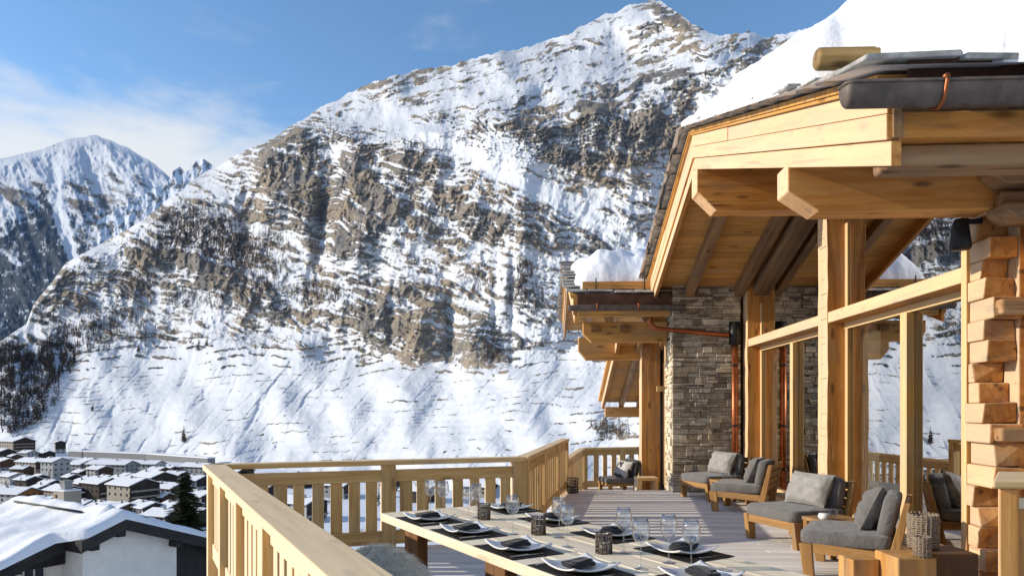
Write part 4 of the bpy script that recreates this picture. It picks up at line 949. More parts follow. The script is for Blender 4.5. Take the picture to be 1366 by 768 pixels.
# small chair and stool on the lower terrace
pB = at_depth(824, 650, 14.9)
t = empty('low_chair', (pB.x, pB.y, ZL), R(195), 'small low chair with black and white patterned pillow by the far railing', 'chair')
for sx in (-1, 1):
    for sy in (-1, 1):
        q = MB(); q.box(sx*0.27-0.035, sx*0.27+0.035, sy*0.3-0.035, sy*0.3+0.035, 0, 0.339, axis=(0, 0, 1)); q.build('leg', M['chair'], t, 0.004, 1, local=False)
q = MB(); q.box(-0.32, 0.32, -0.35, 0.35, 0.34, 0.39); q.build('seat', M['chair'], t, 0.005, 1, local=False)
q = MB(); superq(q, (0, 0, 0.44), 0.33, 0.36, 0.055, 0.3, 0.25); q.build('seat_cushion', M['seat_cloth'], t, local=False)
q = MB(); superq(q, (-0.30, 0, 0.68), 0.06, 0.34, 0.19, 0.35, 0.35, rot=RY(-0.2)); q.build('back_cushion', M['dark_cloth'], t, local=False)
q = MB(); pillow(q, (-0.13, 0.0, 0.66), 0.19, 0.32, 0.10, RY(R(64)), 0.01, 2.0); q.build('pillow', M['pattern'], t, local=False)
pS = at_depth(862, 650, 14.25)
t = empty('stool', (pS.x, pS.y, ZL), 0.1, 'pale wooden stool at the foot of the far timber post', 'stool')
q = MB(); q.box(-0.21, 0.21, -0.18, 0.18, 0.50, 0.56); q.build('seat', M['rail'], t, 0.006, 2, local=False)
for sx in (-1, 1):
    q = MB(); q.hexa([(sx*0.2-0.04, -0.17, 0), (sx*0.2+0.04, -0.17, 0), (sx*0.2+0.04, 0.17, 0), (sx*0.2-0.04, 0.17, 0), (sx*0.16-0.04, -0.17, 0.499), (sx*0.16+0.04, -0.17, 0.499), (sx*0.16+0.04, 0.17, 0.499), (sx*0.16-0.04, 0.17, 0.499)], (0, 0, 1)); q.build('leg', M['rail'], t, 0.006, 2, local=False)

# wooden blocks by the log corner
def block(px, py, zt, wx, wy, rz, label, name='wooden_block', mt='block', cat='stump table'):
    p = at_z(px, py, zt); 
    q = MB(); q.box(-wx/2, wx/2, -wy/2, wy/2, 0, zt, axis=(0, 0, 1))
    o = q.build(name, M[mt], None, 0.010, 2, local=False); o.location = (p.x, p.y, 0); o.rotation_euler = (0, 0, rz)
    return tag(o, label, cat)
block(1207, 738, 0.40, 0.30, 0.34, R(4), 'square oak block carrying the small wicker lantern')
block(1145, 742, 0.34, 0.22, 0.22, R(8), 'small oak stool block left of the lantern block', 'stool_block', 'block', 'stool')
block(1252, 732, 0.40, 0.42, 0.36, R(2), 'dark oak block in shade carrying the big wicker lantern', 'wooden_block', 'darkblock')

def lantern(p, h, r_, label, group, m_rings, n_vert, mt, rad, wobble=0.0):
    t = empty('lantern', p, rnd.uniform(0, 6), label, 'lantern', group)
    q = MB()
    for i in range(m_rings):
        z = h*(i+0.5)/m_rings if m_rings > 6 else h*i/(m_rings-1)
        q.tube([(r_*(1+rnd.uniform(-wobble, wobble))*math.cos(2*math.pi*k/20), r_*(1+rnd.uniform(-wobble, wobble))*math.sin(2*math.pi*k/20), z+rad+rnd.uniform(-wobble, wobble)*h*0.12) for k in range(20)], rad*rnd.uniform(0.8, 1.15), 5, closed=True)
    for k in range(n_vert):
        a = 2*math.pi*k/n_vert; q.tube([(r_*math.cos(a), r_*math.sin(a), 0.0), (r_*1.0*math.cos(a), r_*math.sin(a), h+rad*2)], rad*1.05, 5)
    q.build('basket', M[mt], t, local=False)
    q = MB(); q.lathe([(0, 0.003), (r_*0.72, 0.002), (r_*0.74, h*0.9), (r_*0.70, h*0.9), (r_*0.69, 0.012), (0, 0.012)], 0, 0, 0, 20); q.build('glass_liner', M['tumbler'], t, local=False)
    q = MB(); q.lathe([(0, 0.013), (r_*0.5, 0.013), (r_*0.5, h*0.4), (r_*0.44, h*0.42), (0, h*0.41)], 0, 0, 0, 16); q.build('candle', M['candle'], t, local=False)
    return t
lantern(at_z(1230, 742, 0.401), 0.150, 0.058, 'small round wicker lantern on the oak block', 'wicker lanterns by the log corner', 11, 14, 'wicker', 0.0058, 0.06)
lantern(at_z(1235, 734, 0.401)+Vector((0.03, 0.10, 0)), 0.27, 0.110, 'big round wicker lantern on the dark block', 'wicker lanterns by the log corner', 15, 20, 'wicker', 0.008, 0.05)
lantern(at_z(764, 657, 0.0), 0.26, 0.095, 'dark wire lantern on the deck by the tall corner post', None, 6, 12, 'wire', 0.008, 0.03)

# tall bar table at the right edge
pb = at_z(1322, 640, 1.11)
t = empty('bar_table', (pb.x+0.5, pb.y, 0), 0, 'tall rustic bar table cut off by the right edge of the picture', 'bar table')
q = MB(); q.hexa([(pb.x, pb.y-0.02, 1.06), (pb.x+1.2, pb.y-0.1, 1.06), (pb.x+1.4, pb.y+0.55, 1.06), (pb.x+0.42, pb.y+0.62, 1.06), (pb.x, pb.y-0.02, 1.11), (pb.x+1.2, pb.y-0.1, 1.11), (pb.x+1.4, pb.y+0.55, 1.11), (pb.x+0.42, pb.y+0.62, 1.11)], (1, 0, 0)); q.build('table_top', M['rail'], t, 0.012)
q = MB(); q.hexa([(pb.x+0.05, pb.y+0.01, 0), (pb.x+0.165, pb.y+0.0, 0), (pb.x+0.25, pb.y+0.14, 0), (pb.x+0.135, pb.y+0.15, 0), (pb.x+0.05, pb.y+0.01, 1.058), (pb.x+0.165, pb.y+0.0, 1.058), (pb.x+0.25, pb.y+0.14, 1.058), (pb.x+0.135, pb.y+0.15, 1.058)], (0, 0, 1)); q.build('leg', M['larch'], t, 0.014)
q = MB(); q.box(pb.x+0.172, pb.x+1.1, pb.y+0.05, pb.y+0.10, 0.0, 0.93, axis=(0, 0, 1)); q.build('front_panel', M['larch'], t, 0.01)
q = MB(); q.box(pb.x+0.172, pb.x+1.1, pb.y+0.03, pb.y+0.09, 0.932, 1.0); q.build('shelf_rail', M['table'], t, 0.006)

# ---- the long dining table
AX = cw(0.51, -0.86).normalized(); AX.z = 0; AX.normalize()          # along the table, towards the camera
NX = Vector((-AX.y, AX.x, 0))                                        # across, towards the chalet
def onT(s, n, z=0.75): return T0 + AX*s + NX*n + U*z                 # s from the far end, n from the left edge
TL = at_z(508, 684, 0.75); TL.z = 0
T0 = TL.copy()
WT = 1.06; LT = 3.85
rz_t = math.atan2(AX.y, AX.x)
table = empty('dining_table', T0+AX*LT/2+NX*WT/2, rz_t, 'long pale plank dining table laid for lunch in the foreground', 'dining table')
n = 5
for i in range(n):
    q = MB(); a = WT/n*i; q.beam(onT(-0.0+rnd.uniform(-0.015, 0.015), a+WT/n/2, 0.72), onT(LT, a+WT/n/2, 0.72), WT/n-0.003, 0.06, tone=0.4+0.3*rnd.random()); q.build('plank', M['table'], table, 0.005)
for s in (0.30, 1.55, 2.9):
    for nn_ in (0.16, WT-0.16):
        q = MB(); q.beam(onT(s, nn_, 0.0), onT(s, nn_, 0.688), 0.085, 0.24, up=AX); q.build('leg', M['legs'], table, 0.008)
q = MB(); q.beam(onT(0.15, WT/2, 0.63), onT(LT-0.15, WT/2, 0.63), 0.5, 0.09); q.build('apron', M['legs'], table, 0.006)
def bench(n0, wd, label, s0, s1, mt='table'):
    t = empty('bench', onT((s0+s1)/2, n0+wd/2, 0), rz_t, label, 'bench', 'benches along the dining table')
    q = MB(); q.beam(onT(s0, n0+wd/2, 0.43), onT(s1, n0+wd/2, 0.43), wd, 0.05); q.build('seat', M[mt], t, 0.008)
    for s in (s0+0.3, (s0+s1)/2, s1-0.3):
        q = MB(); q.beam(onT(s, n0+wd/2, 0), onT(s, n0+wd/2, 0.404), wd*0.8, 0.09, up=AX); q.build('leg', M['legs'], t, 0.006)
    return t
bench(-0.56, 0.36, 'plank bench under a sheepskin between railing and dining table', 0.5, 3.9)
bench(WT+0.12-0.30, 0.36, 'plank bench pushed half under the far side of the dining table', 0.4, 3.6)
# sheepskin over the near bench
def sheepskin():
    t = empty('sheepskin', onT(1.9, -0.38, 0.456), rz_t, 'shaggy grey sheepskin draped over the bench beside the railing', 'sheepskin')
    P = []; nS, nW = 40, 16; s0, s1, w0, w1 = 0.55, 3.7, -0.66, -0.17
    def surf(u, v):
        s = s0+(s1-s0)*u+0.05*math.sin(7*v); n_ = w0+(w1-w0)*v+0.03*math.sin(11*u); e = min(v, 1-v)
        z = 0.585+0.025*math.sin(5*u*3)+0.02*math.sin(9*v+4*u) - 0.16*max(0, (0.14-e)/0.14)**1.6
        return onT(s, n_, z)
    q = MB(); q.sheet([[surf(i/nS, j/nW) for j in range(nW+1)] for i in range(nS+1)]); q.build('hide', M['fur'], t)
    vs = []; fs = []; q = MB()
    for k in range(42000):
        u, v = rnd.random()**1.25, rnd.random(); b = surf(u, v); nrm = (surf(min(u+0.01, 1), v)-b).cross(surf(u, min(v+0.02, 1))-b); 
        if nrm.length < 1e-9: continue
        nrm.normalize(); nrm = nrm if nrm.z > 0 else -nrm
        e = min(v, 1-v); out_ = NX*(1 if v > 0.5 else -1)*max(0, 0.25-e)*3
        cl_ = Vector((math.sin(s_ := (u*97+v*13)), math.cos(u*71-v*29), 0))*0.5
        d = (nrm*0.42+out_*0.6+cl_*0.5+AX*0.55+Vector((rnd.gauss(0, 0.25), rnd.gauss(0, 0.25), rnd.gauss(0, 0.12)))).normalized()
        ln = rnd.uniform(0.03, 0.075); wv = d.cross(Vector((rnd.gauss(0, 1), rnd.gauss(0, 1), rnd.gauss(0, 1))))
        if wv.length < 1e-6: continue
        wv = wv.normalized()*0.0013; m2 = b+d*ln*0.55+nrm*0.004; tip = b+d*ln+Vector((0, 0, -0.012))
        o = len(vs); vs += [b-wv, b+wv, m2+wv*0.8, m2-wv*0.8, tip]; fs += [(o, o+1, o+2, o+3), (o+3, o+2, o+4)]
    inv = world_matrix(t).inverted()
    me = bpy.data.meshes.new('fur'); me.from_pydata([tuple(inv @ v) for v in vs], [], fs); me.materials.append(M['fur'])
    o = bpy.data.objects.new('fur', me); COL.objects.link(o); o.parent = t
M['fur'] = simple('grey_fur', (0.93, 0.81, 0.66), 0.85, 0, 0.14, 14, sheen=0.5)
sheepskin()

# ---- table settings
def plate_mesh():
    q = MB(); n = 20; hs = 0.138
    def zf(u, v): return 0.008+0.034*(max(0, (u*u+v*v)/2-0.10))**1.15*1.3
    P = [[(hs*u*(1-0.10*(1-v*v)*0), hs*v, zf(u, v)) for v in [-1+2*j/n for j in range(n+1)]] for u in [-1+2*i/n for i in range(n+1)]]
    q.sheet(P, axis=(1, 0, 0))
    return q
def new_plate():
    q = plate_mesh(); o = q.build('plate', M['plate'])
    md = o.modifiers.new('thick', 'SOLIDIFY'); md.thickness = 0.007; md.offset = 1
    return o
def napkin_obj():
    q = MB(); 
    superq(q, (0.0, 0, 0.016), 0.048, 0.088, 0.016, 0.6, 0.5, wob=0.006)
    superq(q, (0.008, 0.01, 0.030), 0.034, 0.070, 0.011, 0.8, 0.6, rot=RZ(0.18), wob=0.006)
    superq(q, (-0.015, -0.015, 0.032), 0.022, 0.075, 0.010, 0.8, 0.7, rot=RZ(-0.25) @ RX(0.1), wob=0.005)
    n_ = q.build('napkin', M['napkin']); return n_
def fork_obj():
    t = empty('fork')
    q = MB(); q.sheet([[(-0.10+0.125*i/8, s*(0.0045+0.002*abs(i/8-0.2)*(1 if i < 3 else -0.4)), 0.003+0.003*math.sin(i/8*3)) for s in (-1, 0, 1)] for i in range(9)])
    q.beam((0.02, 0, 0.004), (0.05, 0, 0.004), 0.020, 0.002)
    for k in (-1.5, -0.5, 0.5, 1.5): q.beam((0.0505, k*0.0055, 0.004), (0.095, k*0.005, 0.007), 0.0028, 0.002)
    o = q.build('fork', M['steel']); bpy.data.objects.remove(t); return o
def knife_obj():
    q = MB(); q.beam((-0.11, 0, 0.005), (0.0, 0, 0.005), 0.012, 0.007)
    q.prism([(0.001, -0.009, 0.003), (0.09, -0.009, 0.003), (0.115, 0.004, 0.003), (0.10, 0.008, 0.003), (0.001, 0.008, 0.003)], (0, 0, 0.002), axis=(1, 0, 0)); return q.build('knife', M['steel'])
def mat_obj():
    q = MB(); q.box(-0.225, 0.225, -0.165, 0.165, 0, 0.004); return q.build('placemat', M['mat'], None, 0.002, 1)
def wine_obj():
    q = MB(); h = 0.255
    q.lathe([(0.0, 0.0), (0.036, 0.0), (0.037, 0.002), (0.012, 0.006), (0.0045, 0.014), (0.0038, 0.06), (0.0038, 0.118), (0.009, 0.128), (0.030, 0.141), (0.043, 0.165), (0.046, 0.188), (0.043, 0.218), (0.036, 0.252), (0.0345, 0.2525), (0.0415, 0.218), (0.0445, 0.188), (0.0415, 0.166), (0.029, 0.144), (0.0, 0.134)], 0, 0, 0, 28)
    return q.build('wine_glass', M['wineglass'])
proto = {'plate': new_plate(), 'napkin': napkin_obj(), 'fork': fork_obj(), 'knife': knife_obj(), 'placemat': mat_obj(), 'wine': wine_obj()}
used = set()
def put(kind, s, n_, rz, label, cat, group, z=0.75, sc=1.0):
    o = proto[kind]
    if kind in used: o = o.copy(); COL.objects.link(o)
    used.add(kind)
    o.location = onT(s, n_, z); o.rotation_euler = (0, 0, rz_t+rz); o.scale = (sc, sc, sc)
    tag(o, label, cat, group); return o
# mats lie along the edges; the left corners of the four near mats are known points
sL = []
for (px, py) in ((527, 689.5), (573, 705.5), (630, 727), (703, 752.8)):
    p = at_z(px, py, 0.754); p.z = 0; sL.append(((p-T0).dot(AX), (p-T0).dot(NX)))
sR = []
for (px, py) in ((725, 681), (788.8, 697), (876, 717.5), (981, 741.3)):
    p = at_z(px, py, 0.754); p.z = 0; sR.append(((p-T0).dot(AX), (p-T0).dot(NX)))
print('mats', sL, sR)
wordsL = ['farthest, railing side', 'second farthest, railing side', 'third farthest, railing side', 'nearest, railing side']
wordsR = ['farthest, chalet side', 'second farthest, chalet side', 'third farthest, chalet side', 'nearest, chalet side']
def setting(s, n_, rz, where):
    put('placemat', s, n_, rz, 'black leather placemat, '+where+' of the dining table', 'placemat', 'black placemats on the dining table', 0.751)
    c = Vector((math.cos(rz), math.sin(rz), 0)); e = Vector((-math.sin(rz), math.cos(rz), 0))
    def off(a, b): return s+c.x*a+e.x*b, n_+c.y*a+e.y*b
    a, b = off(0.0, 0.005); put('plate', a, b, rz+rnd.uniform(-0.05, 0.05), 'square white plate with raised corners, '+where+' of the table', 'plate', 'square white plates on the dining table', 0.756)
    a, b = off(0.0, -0.005); put('napkin', a, b, rz+rnd.uniform(-0.15, 0.15), 'folded black napkin on the plate '+where+' of the table', 'napkin', 'black napkins on the plates', 0.768)
    a, b = off(-0.185, -0.04); put('fork', a, b, rz+R(90), 'steel fork on the placemat '+where+' of the table', 'fork', 'forks on the placemats', 0.756)
    a, b = off(0.185, -0.04); put('knife', a, b, rz+R(90), 'steel knife on the placemat '+where+' of the table', 'knife', 'knives on the placemats', 0.756)
for i in range(4): setting(sL[i][0]+0.225, sL[i][1]+0.165, 0.0, wordsL[i])
for i in range(4): setting(sR[i][0]-0.225, sR[i][1]-0.165, math.pi, wordsR[i])
ph = at_z(936, 770, 0.76); ph.z = 0; setting((ph-T0).dot(AX), (ph-T0).dot(NX), R(90), 'at its near head')
gl = [(574, 683.5, 'left glass of the pair at the far end by the railing'), (591, 685.5, 'right glass of the pair at the far end by the railing'), (625, 696, 'glass before the far wire lantern, left of two'), (635, 690, 'glass before the far wire lantern, right of two'),
      (684, 712, 'lone glass in the middle of the table'), (746, 716, 'rear glass of the pair right of the middle lantern'), (757, 729, 'front glass of the pair right of the middle lantern'),
      (832, 737, 'rear glass of the pair beside the near lantern'), (855, 758, 'front glass of the pair beside the near lantern'), (892, 750, 'left glass before the nearest chalet side plate'), (922, 759, 'right glass before the nearest chalet side plate')]
for (px, py, lb) in gl:
    p = at_z(px, py, 0.75); p.z = 0; put('wine', (p-T0).dot(AX), (p-T0).dot(NX), 0, 'tall clear wine glass, '+lb, 'wine glass', 'wine glasses on the dining table', 0.7505, 0.98)
for (px, py, lb) in ((645.6, 692, 'black wire candle holder, farthest of three on the table'), (718.4, 712, 'black wire candle holder, middle one of three on the table'), (805.5, 737, 'black wire candle holder, nearest of three on the table')):
    lantern(at_z(px, py, 0.7515), 0.105, 0.044, lb, 'wire candle holders on the dining table', 5, 12, 'wire', 0.0035, 0.02)
# ================================================================== THE VILLAGE
def plain(name, col, rough=0.8, var=0.15, scale=0.8): return simple(name, col, rough, 0, var, scale, spec=0.15)
VM = {'white': plain('render_white', (0.36, 0.36, 0.36)), 'cream': plain('render_cream', (0.30, 0.27, 0.225)), 'brown': plain('boarding_brown', (0.085, 0.05, 0.03), var=0.4), 'dark': plain('boarding_dark', (0.045, 0.036, 0.032), var=0.4),
      'orange': plain('boarding_orange', (0.26, 0.12, 0.04), var=0.35), 'grey': plain('render_grey', (0.24, 0.245, 0.25)), 'roof': plain('roof_dark', (0.06, 0.05, 0.045)), 'pane': plain('dark_pane', (0.025, 0.03, 0.04), 0.2), 'snow': snowmat('house_snow', (0.80, 0.81, 0.84)),
      'rail': plain('balcony_pale', (0.30, 0.26, 0.21)), 'concrete': plain('gallery_concrete', (0.20, 0.20, 0.205))}
win_mesh = {}
def window(parent, x, y, z, ww, hh, face):
    key = (round(ww, 1), round(hh, 1), face)
    if key not in win_mesh:
        q = MB()
        if face == 'x': q.box(0, 0.12, -ww/2, ww/2, 0, hh)
        else: q.box(-ww/2, ww/2, -0.12, 0, 0, hh)
        o = q.build('window', VM['pane'], parent, local=False); win_mesh[key] = o
    else:
        o = win_mesh[key].copy(); COL.objects.link(o); o.parent = parent
    o.location = (x, y, z)
def house(p, yaw, Ln, Wd, H, wall, label, gable=None, floors=3, pitch=0.36, wins=True, balc=0, snow_t=0.55, group='houses of the village'):
    t = empty('village_house', p, yaw, label, 'house', group)
    l, w_ = Ln/2, Wd/2; hr = H+w_*pitch
    q = MB(); q.prism([(l, -w_, -4), (l, w_, -4), (l, w_, H), (l, 0, hr), (l, -w_, H)], (-Ln, 0, 0)); q.build('wall', VM[wall], t, local=False)
    if gable:
        gz_ = H*0.42
        q = MB(); q.prism([(l+0.01, -w_+0.02, gz_), (l+0.01, w_-0.02, gz_), (l+0.01, w_-0.02, H), (l+0.01, 0, hr), (l+0.01, -w_+0.02, H)], (0.15, 0, 0)); q.build('gable_boarding', VM[gable], t, local=False)
    oh, ov = 1.3, 1.0
    def slab(h0, h1, ex, ey, nm, mt, bev=0):
        q = MB()
        yE = w_+ey; zE = H-ey*pitch
        q.prism([(l+ov+ex, -yE, zE+h0), (l+ov+ex, 0, hr+h0), (l+ov+ex, yE, zE+h0), (l+ov+ex, yE, zE+h1), (l+ov+ex, 0, hr+h1), (l+ov+ex, -yE, zE+h1)], (-(Ln+2*ov+2*ex), 0, 0), axis=(1, 0, 0)); return q.build(nm, VM[mt], t, bev, 3, local=False)
    slab(0.02, 0.36, 0, oh, 'roof', 'roof'); slab(0.365, 0.365+snow_t, -0.08, oh-0.1, 'snow_cover', 'snow', 0.22)
    cx_, cy_ = rnd.uniform(-l*0.5, l*0.5), -w_*rnd.uniform(0.15, 0.4)
    q = MB(); q.box(cx_-0.5, cx_+0.5, cy_-0.5, cy_+0.5, H, hr+1.6); q.box(cx_-0.65, cx_+0.65, cy_-0.65, cy_+0.65, hr+1.602, hr+1.8); q.build('chimney', VM['grey'], t, local=False)
    if wins:
        fh = H/floors
        nc = max(2, int(Wd/4.2)); ns = max(2, int(Ln/5.0))
        for f_ in range(floors):
            for k in range(nc): window(t, l+(0.16 if gable else 0.01), -w_+Wd*(k+0.5)/nc, fh*f_+fh*0.32, 1.5, 1.5, 'x')
            if f_ >= floors-2:
                for k in range(ns): window(t, -l+Ln*(k+0.5)/ns, -w_-0.01, fh*f_+fh*0.32, 1.5, 1.5, 'y')
    for f_ in range(1, balc+1):
        z = (H/floors)*f_
        q = MB(); q.box(l+0.2, l+1.5, -w_+0.4, w_-0.4, z-0.1, z+0.05); q.box(l+1.42, l+1.5, -w_+0.4, w_-0.4, z+0.052, z+1.0); q.build('balcony', VM['rail'], t, local=False)
    return t
G0 = R(-32)+YAW
VF = -60.5
def vpos(px, py, z=VF): return at_z(px, py, z)
HS = [  # px, py of the base, length, width, height, walls, gable, floors, balconies, turn, label
    (22, 607, 34, 26, 19, 'cream', 'dark', 5, 4, 4, 'large dark gabled hotel with balconies, highest at the far left of the village'),
    (4, 612, 22, 16, 10, 'dark', 'dark', 3, 0, 0, 'dark chalet below the large hotel at the left picture edge'),
    (80, 604, 14, 12, 15, 'white', 'dark', 4, 0, -20, 'pale narrow tower house with dark upper floor at the foot of the slope'),
    (38, 613, 14, 13, 9, 'white', None, 3, 0, 8, 'small white house with snowy roof just under the large hotel'),
    (62, 612, 16, 13, 8, 'dark', None, 3, 0, -6, 'dark low house between the hotel and the pale tower house'),
    (8, 626, 26, 15, 9, 'grey', 'brown', 3, 0, -12, 'long grey house with brown gable at the left edge'),
    (46, 630, 30, 16, 11, 'cream', 'brown', 3, 1, 5, 'long cream house with brown boarded gable left of the white four storey block'),
    (74, 641, 14, 15, 17, 'white', None, 4, 0, 10, 'white four storey block with rows of dark windows'),
    (98, 630, 34, 16, 9, 'grey', None, 3, 0, 12, 'wide blue grey building with flat snowy roof behind the white block'),
    (18, 645, 15, 12, 7, 'white', None, 2, 0, 0, 'small white cottage under the long grey house'),
    (38, 650, 14, 12, 7, 'dark', 'dark', 2, 0, 6, 'black timber cottage beside the small white cottage'),
    (20, 672, 24, 17, 8, 'white', 'orange', 3, 1, 16, 'chalet with bright orange boarded gable at lower left'),
    (86, 668, 20, 15, 8, 'cream', 'dark', 3, 0, 0, 'broad snowy roofed house behind the beige chimney block'),
    (133, 638, 16, 13, 9, 'white', 'brown', 3, 0, 4, 'red brown gabled house at the far side of the village centre'),
    (137, 668, 20, 16, 13, 'dark', 'dark', 4, 2, 0, 'dark brown chalet with wide snow roof in the village centre'),
    (150, 632, 40, 16, 10, 'grey', None, 3, 0, 18, 'long pale station building under the grey gallery'),
    (186, 628, 44, 14, 8, 'white', None, 2, 0, 20, 'second long pale building under the grey gallery'),
    (178, 676, 22, 19, 15, 'cream', 'dark', 4, 3, 2, 'large chalet block with white balconies left of the spruce'),
    (206, 653, 26, 18, 11, 'white', 'dark', 3, 1, -4, 'twin roofed dark gabled house behind the large chalet block'),
    (226, 664, 20, 15, 8, 'grey', 'dark', 3, 0, 6, 'grey house with shaded blue roof beside the spruce'),
    (146, 688, 20, 13, 6, 'dark', 'dark', 2, 0, 4, 'low dark house with snowy roof in front of the dark brown chalet'),
    (196, 690, 17, 13, 7, 'white', 'dark', 2, 0, -5, 'snowy roofed house in front of the large chalet block'),
    (166, 706, 24, 14, 6, 'dark', 'brown', 2, 0, 0, 'wide snowy roof directly above the foreground house'),
    (220, 702, 15, 13, 7, 'cream', 'dark', 2, 0, 8, 'house with small dormer left of the spruce foot'),
    (264, 634, 26, 14, 9, 'grey', 'brown', 3, 0, 10, 'reddish flat building right of the spruce top'),
    (262, 652, 18, 14, 8, 'white', 'dark', 3, 0, 3, 'snowy roofed house right of the spruce middle'),
    (270, 676, 16, 13, 8, 'cream', 'dark', 2, 0, 0, 'house with bluish shaded roof right of the spruce'),
    (258, 700, 16, 13, 7, 'dark', 'dark', 2, 0, 6, 'dark house right of the spruce foot'),
    (318, 640, 20, 15, 9, 'white', 'dark', 3, 0, 0, 'house glimpsed past the near corner of the railing'),
    (352, 668, 20, 15, 10, 'cream', 'dark', 3, 1, 4, 'gabled house seen through the first gap of the back railing'),
    (398, 650, 20, 15, 9, 'dark', 'brown', 3, 0, -4, 'dark house seen between the back balusters, upper row'),
    (404, 692, 20, 15, 10, 'white', 'dark', 3, 1, 2, 'white house seen between the back balusters, lower row'),
    (450, 662, 22, 15, 9, 'grey', 'dark', 3, 0, 6, 'grey house seen between the balusters left of the middle post'),
    (520, 652, 20, 15, 8, 'white', 'dark', 3, 0, 0, 'house seen through the gap right of the middle post'),
    (560, 668, 20, 15, 8, 'dark', 'brown', 3, 0, 0, 'dark house behind the far end of the dining table'),
    (640, 662, 18, 14, 8, 'cream', 'dark', 3, 0, 5, 'pale house glimpsed near the end of the back railing'),
    (58, 660, 13, 11, 6, 'dark', 'dark', 2, 0, -8, 'small black chalet between the orange gabled chalet and the beige chimney block'),
    (112, 655, 15, 12, 7, 'brown', 'brown', 2, 0, -6, 'brown chalet between the white block and the dark brown chalet'),
    (110, 684, 14, 11, 6, 'dark', 'brown', 2, 0, 10, 'low chalet just right of the beige chimney block'),
    (160, 652, 15, 12, 8, 'brown', 'dark', 3, 1, -10, 'brown chalet under the pale station building'),
    (236, 645, 16, 13, 8, 'dark', 'dark', 3, 0, 12, 'dark chalet left of the spruce top'),
    (250, 684, 13, 11, 6, 'brown', 'dark', 2, 0, -10, 'brown chalet half hidden behind the spruce'),
    (30, 634, 13, 11, 7, 'brown', 'brown', 2, 0, 20, 'brown chalet in front of the long cream house'),
    (48, 620, 12, 10, 7, 'dark', 'dark', 2, 0, -15, 'tiny dark chalet between the long cream house and the slope'),
    (120, 622, 16, 12, 7, 'brown', 'dark', 2, 0, 0, 'brown chalet at the left end of the grey gallery'),
    (212, 636, 14, 12, 7, 'dark', 'brown', 2, 0, 6, 'dark chalet behind the twin roofed house'),
    (184, 648, 15, 12, 7, 'grey', 'dark', 2, 0, -8, 'grey chalet behind the large chalet block'),
    (62, 676, 12, 10, 5, 'white', None, 2, 0, 12, 'small white shed house right of the orange gabled chalet')]
for (px, py, Ln, Wd, H, wl, gb, fl, bl, tw, lb) in HS:
    p = vpos(px, py); p.z = max(VF-0.5, gz(p)-0.5) if p.y < 300 else VF-0.5
    house(p, G0+R(tw), Ln*1.08, Wd*1.02, H*1.0, wl, lb, gb, fl, balc=bl)
for k, (px, py) in enumerate([(3, 640), (30, 622), (54, 646), (68, 654), (96, 644), (106, 668), (122, 650), (150, 660), (168, 690), (184, 664), (200, 644), (214, 674), (232, 690), (244, 660), (142, 646), (110, 636), (88, 690), (230, 634), (172, 642), (20, 614)]):
    p = vpos(px, py); p.z = max(VF-0.5, gz(p)-0.5) if p.y < 300 else VF-0.5
    house(p, G0+R(rnd.uniform(-18, 18)), rnd.uniform(10, 14), rnd.uniform(9, 11.5), rnd.uniform(4.5, 7), rnd.choice(['dark', 'brown', 'dark']), 'small dark timber chalet with a snow covered roof among the village houses', rnd.choice(['dark', 'brown']), 2, wins=(k % 2 == 0), group='small dark chalets filling the village')
# long concrete gallery at the foot of the meadow
ga, gb_ = vpos(96, 608.5), vpos(282, 619.5)
t = empty('road_gallery', ga, 0, 'long grey concrete avalanche gallery along the foot of the snowy slope', 'gallery')
mid_ = ga.lerp(gb_, 0.55) + Vector((0, 14, 0))
q = MB()
for a, b in ((ga, mid_), (mid_, gb_)):
    d = (b-a).normalized(); q.beam(a+U*3, b+U*3, 9, 8)
q.build('wall', VM['concrete'], t)
q = MB()
for a, b in ((ga, mid_), (mid_, gb_)): q.beam(a+U*7.6, b+U*7.6, 9.6, 1.1)
q.build('roof_snow', VM['snow'], t)

# ---- the near neighbour house, lower left
Apx = at_depth(168, 692, 40.0)
rdir = cw(-0.85, 0.53); ndir = cw(-0.53, -0.85)          # ridge away from us, downhill side
A = Apx
nh = empty('neighbour_house', (A.x, A.y, A.z-8), 0, 'white neighbour house with dark boarded eaves and deep snow on the roof at lower left', 'house')
def Np(r_, s_, h=0.0): return A + rdir*r_ + ndir*s_ + U*(h-0.36*abs(s_))
def nslab(r0, r1, s0, s1, h0, h1): return [Np(r0, s0, h0), Np(r1, s0, h0), Np(r1, s1, h0), Np(r0, s1, h0), Np(r0, s0, h1), Np(r1, s0, h1), Np(r1, s1, h1), Np(r0, s1, h1)]
VM['nwhite'] = simple('render_neighbour', (0.74, 0.69, 0.62), 0.85, 0, 0.07, 1.2, 0.15); VM['ndark'] = wood('black_boarding', (0.012, 0.011, 0.010), (0.024, 0.021, 0.019), (0.04, 0.034, 0.03), grain=6, knots=0)
q = MB(); q.hexa(nslab(0, 13, 0, 2.35, -0.42, -0.02), rdir); q.hexa(nslab(1.7, 13, 2.352, 8.4, -0.42, -0.02), rdir); q.hexa(nslab(0, 13, -7.5, -0.002, -0.42, -0.02), rdir); q.build('roof', VM['ndark'], nh)
q = MB(); q.hexa(nslab(-0.06, -0.001, 0, 2.40, -0.62, 0.0), ndir); q.hexa(nslab(1.64, 1.699, 2.352, 8.45, -0.66, 0.0), ndir); q.hexa(nslab(-0.06, -0.001, -7.55, -0.002, -0.62, 0.0), ndir); q.build('verge_board', VM['ndark'], nh)
q = MB(); q.hexa(nslab(0, 1.69, 2.32, 2.40, -0.66, 0.0), rdir); q.build('verge_return', VM['ndark'], nh)
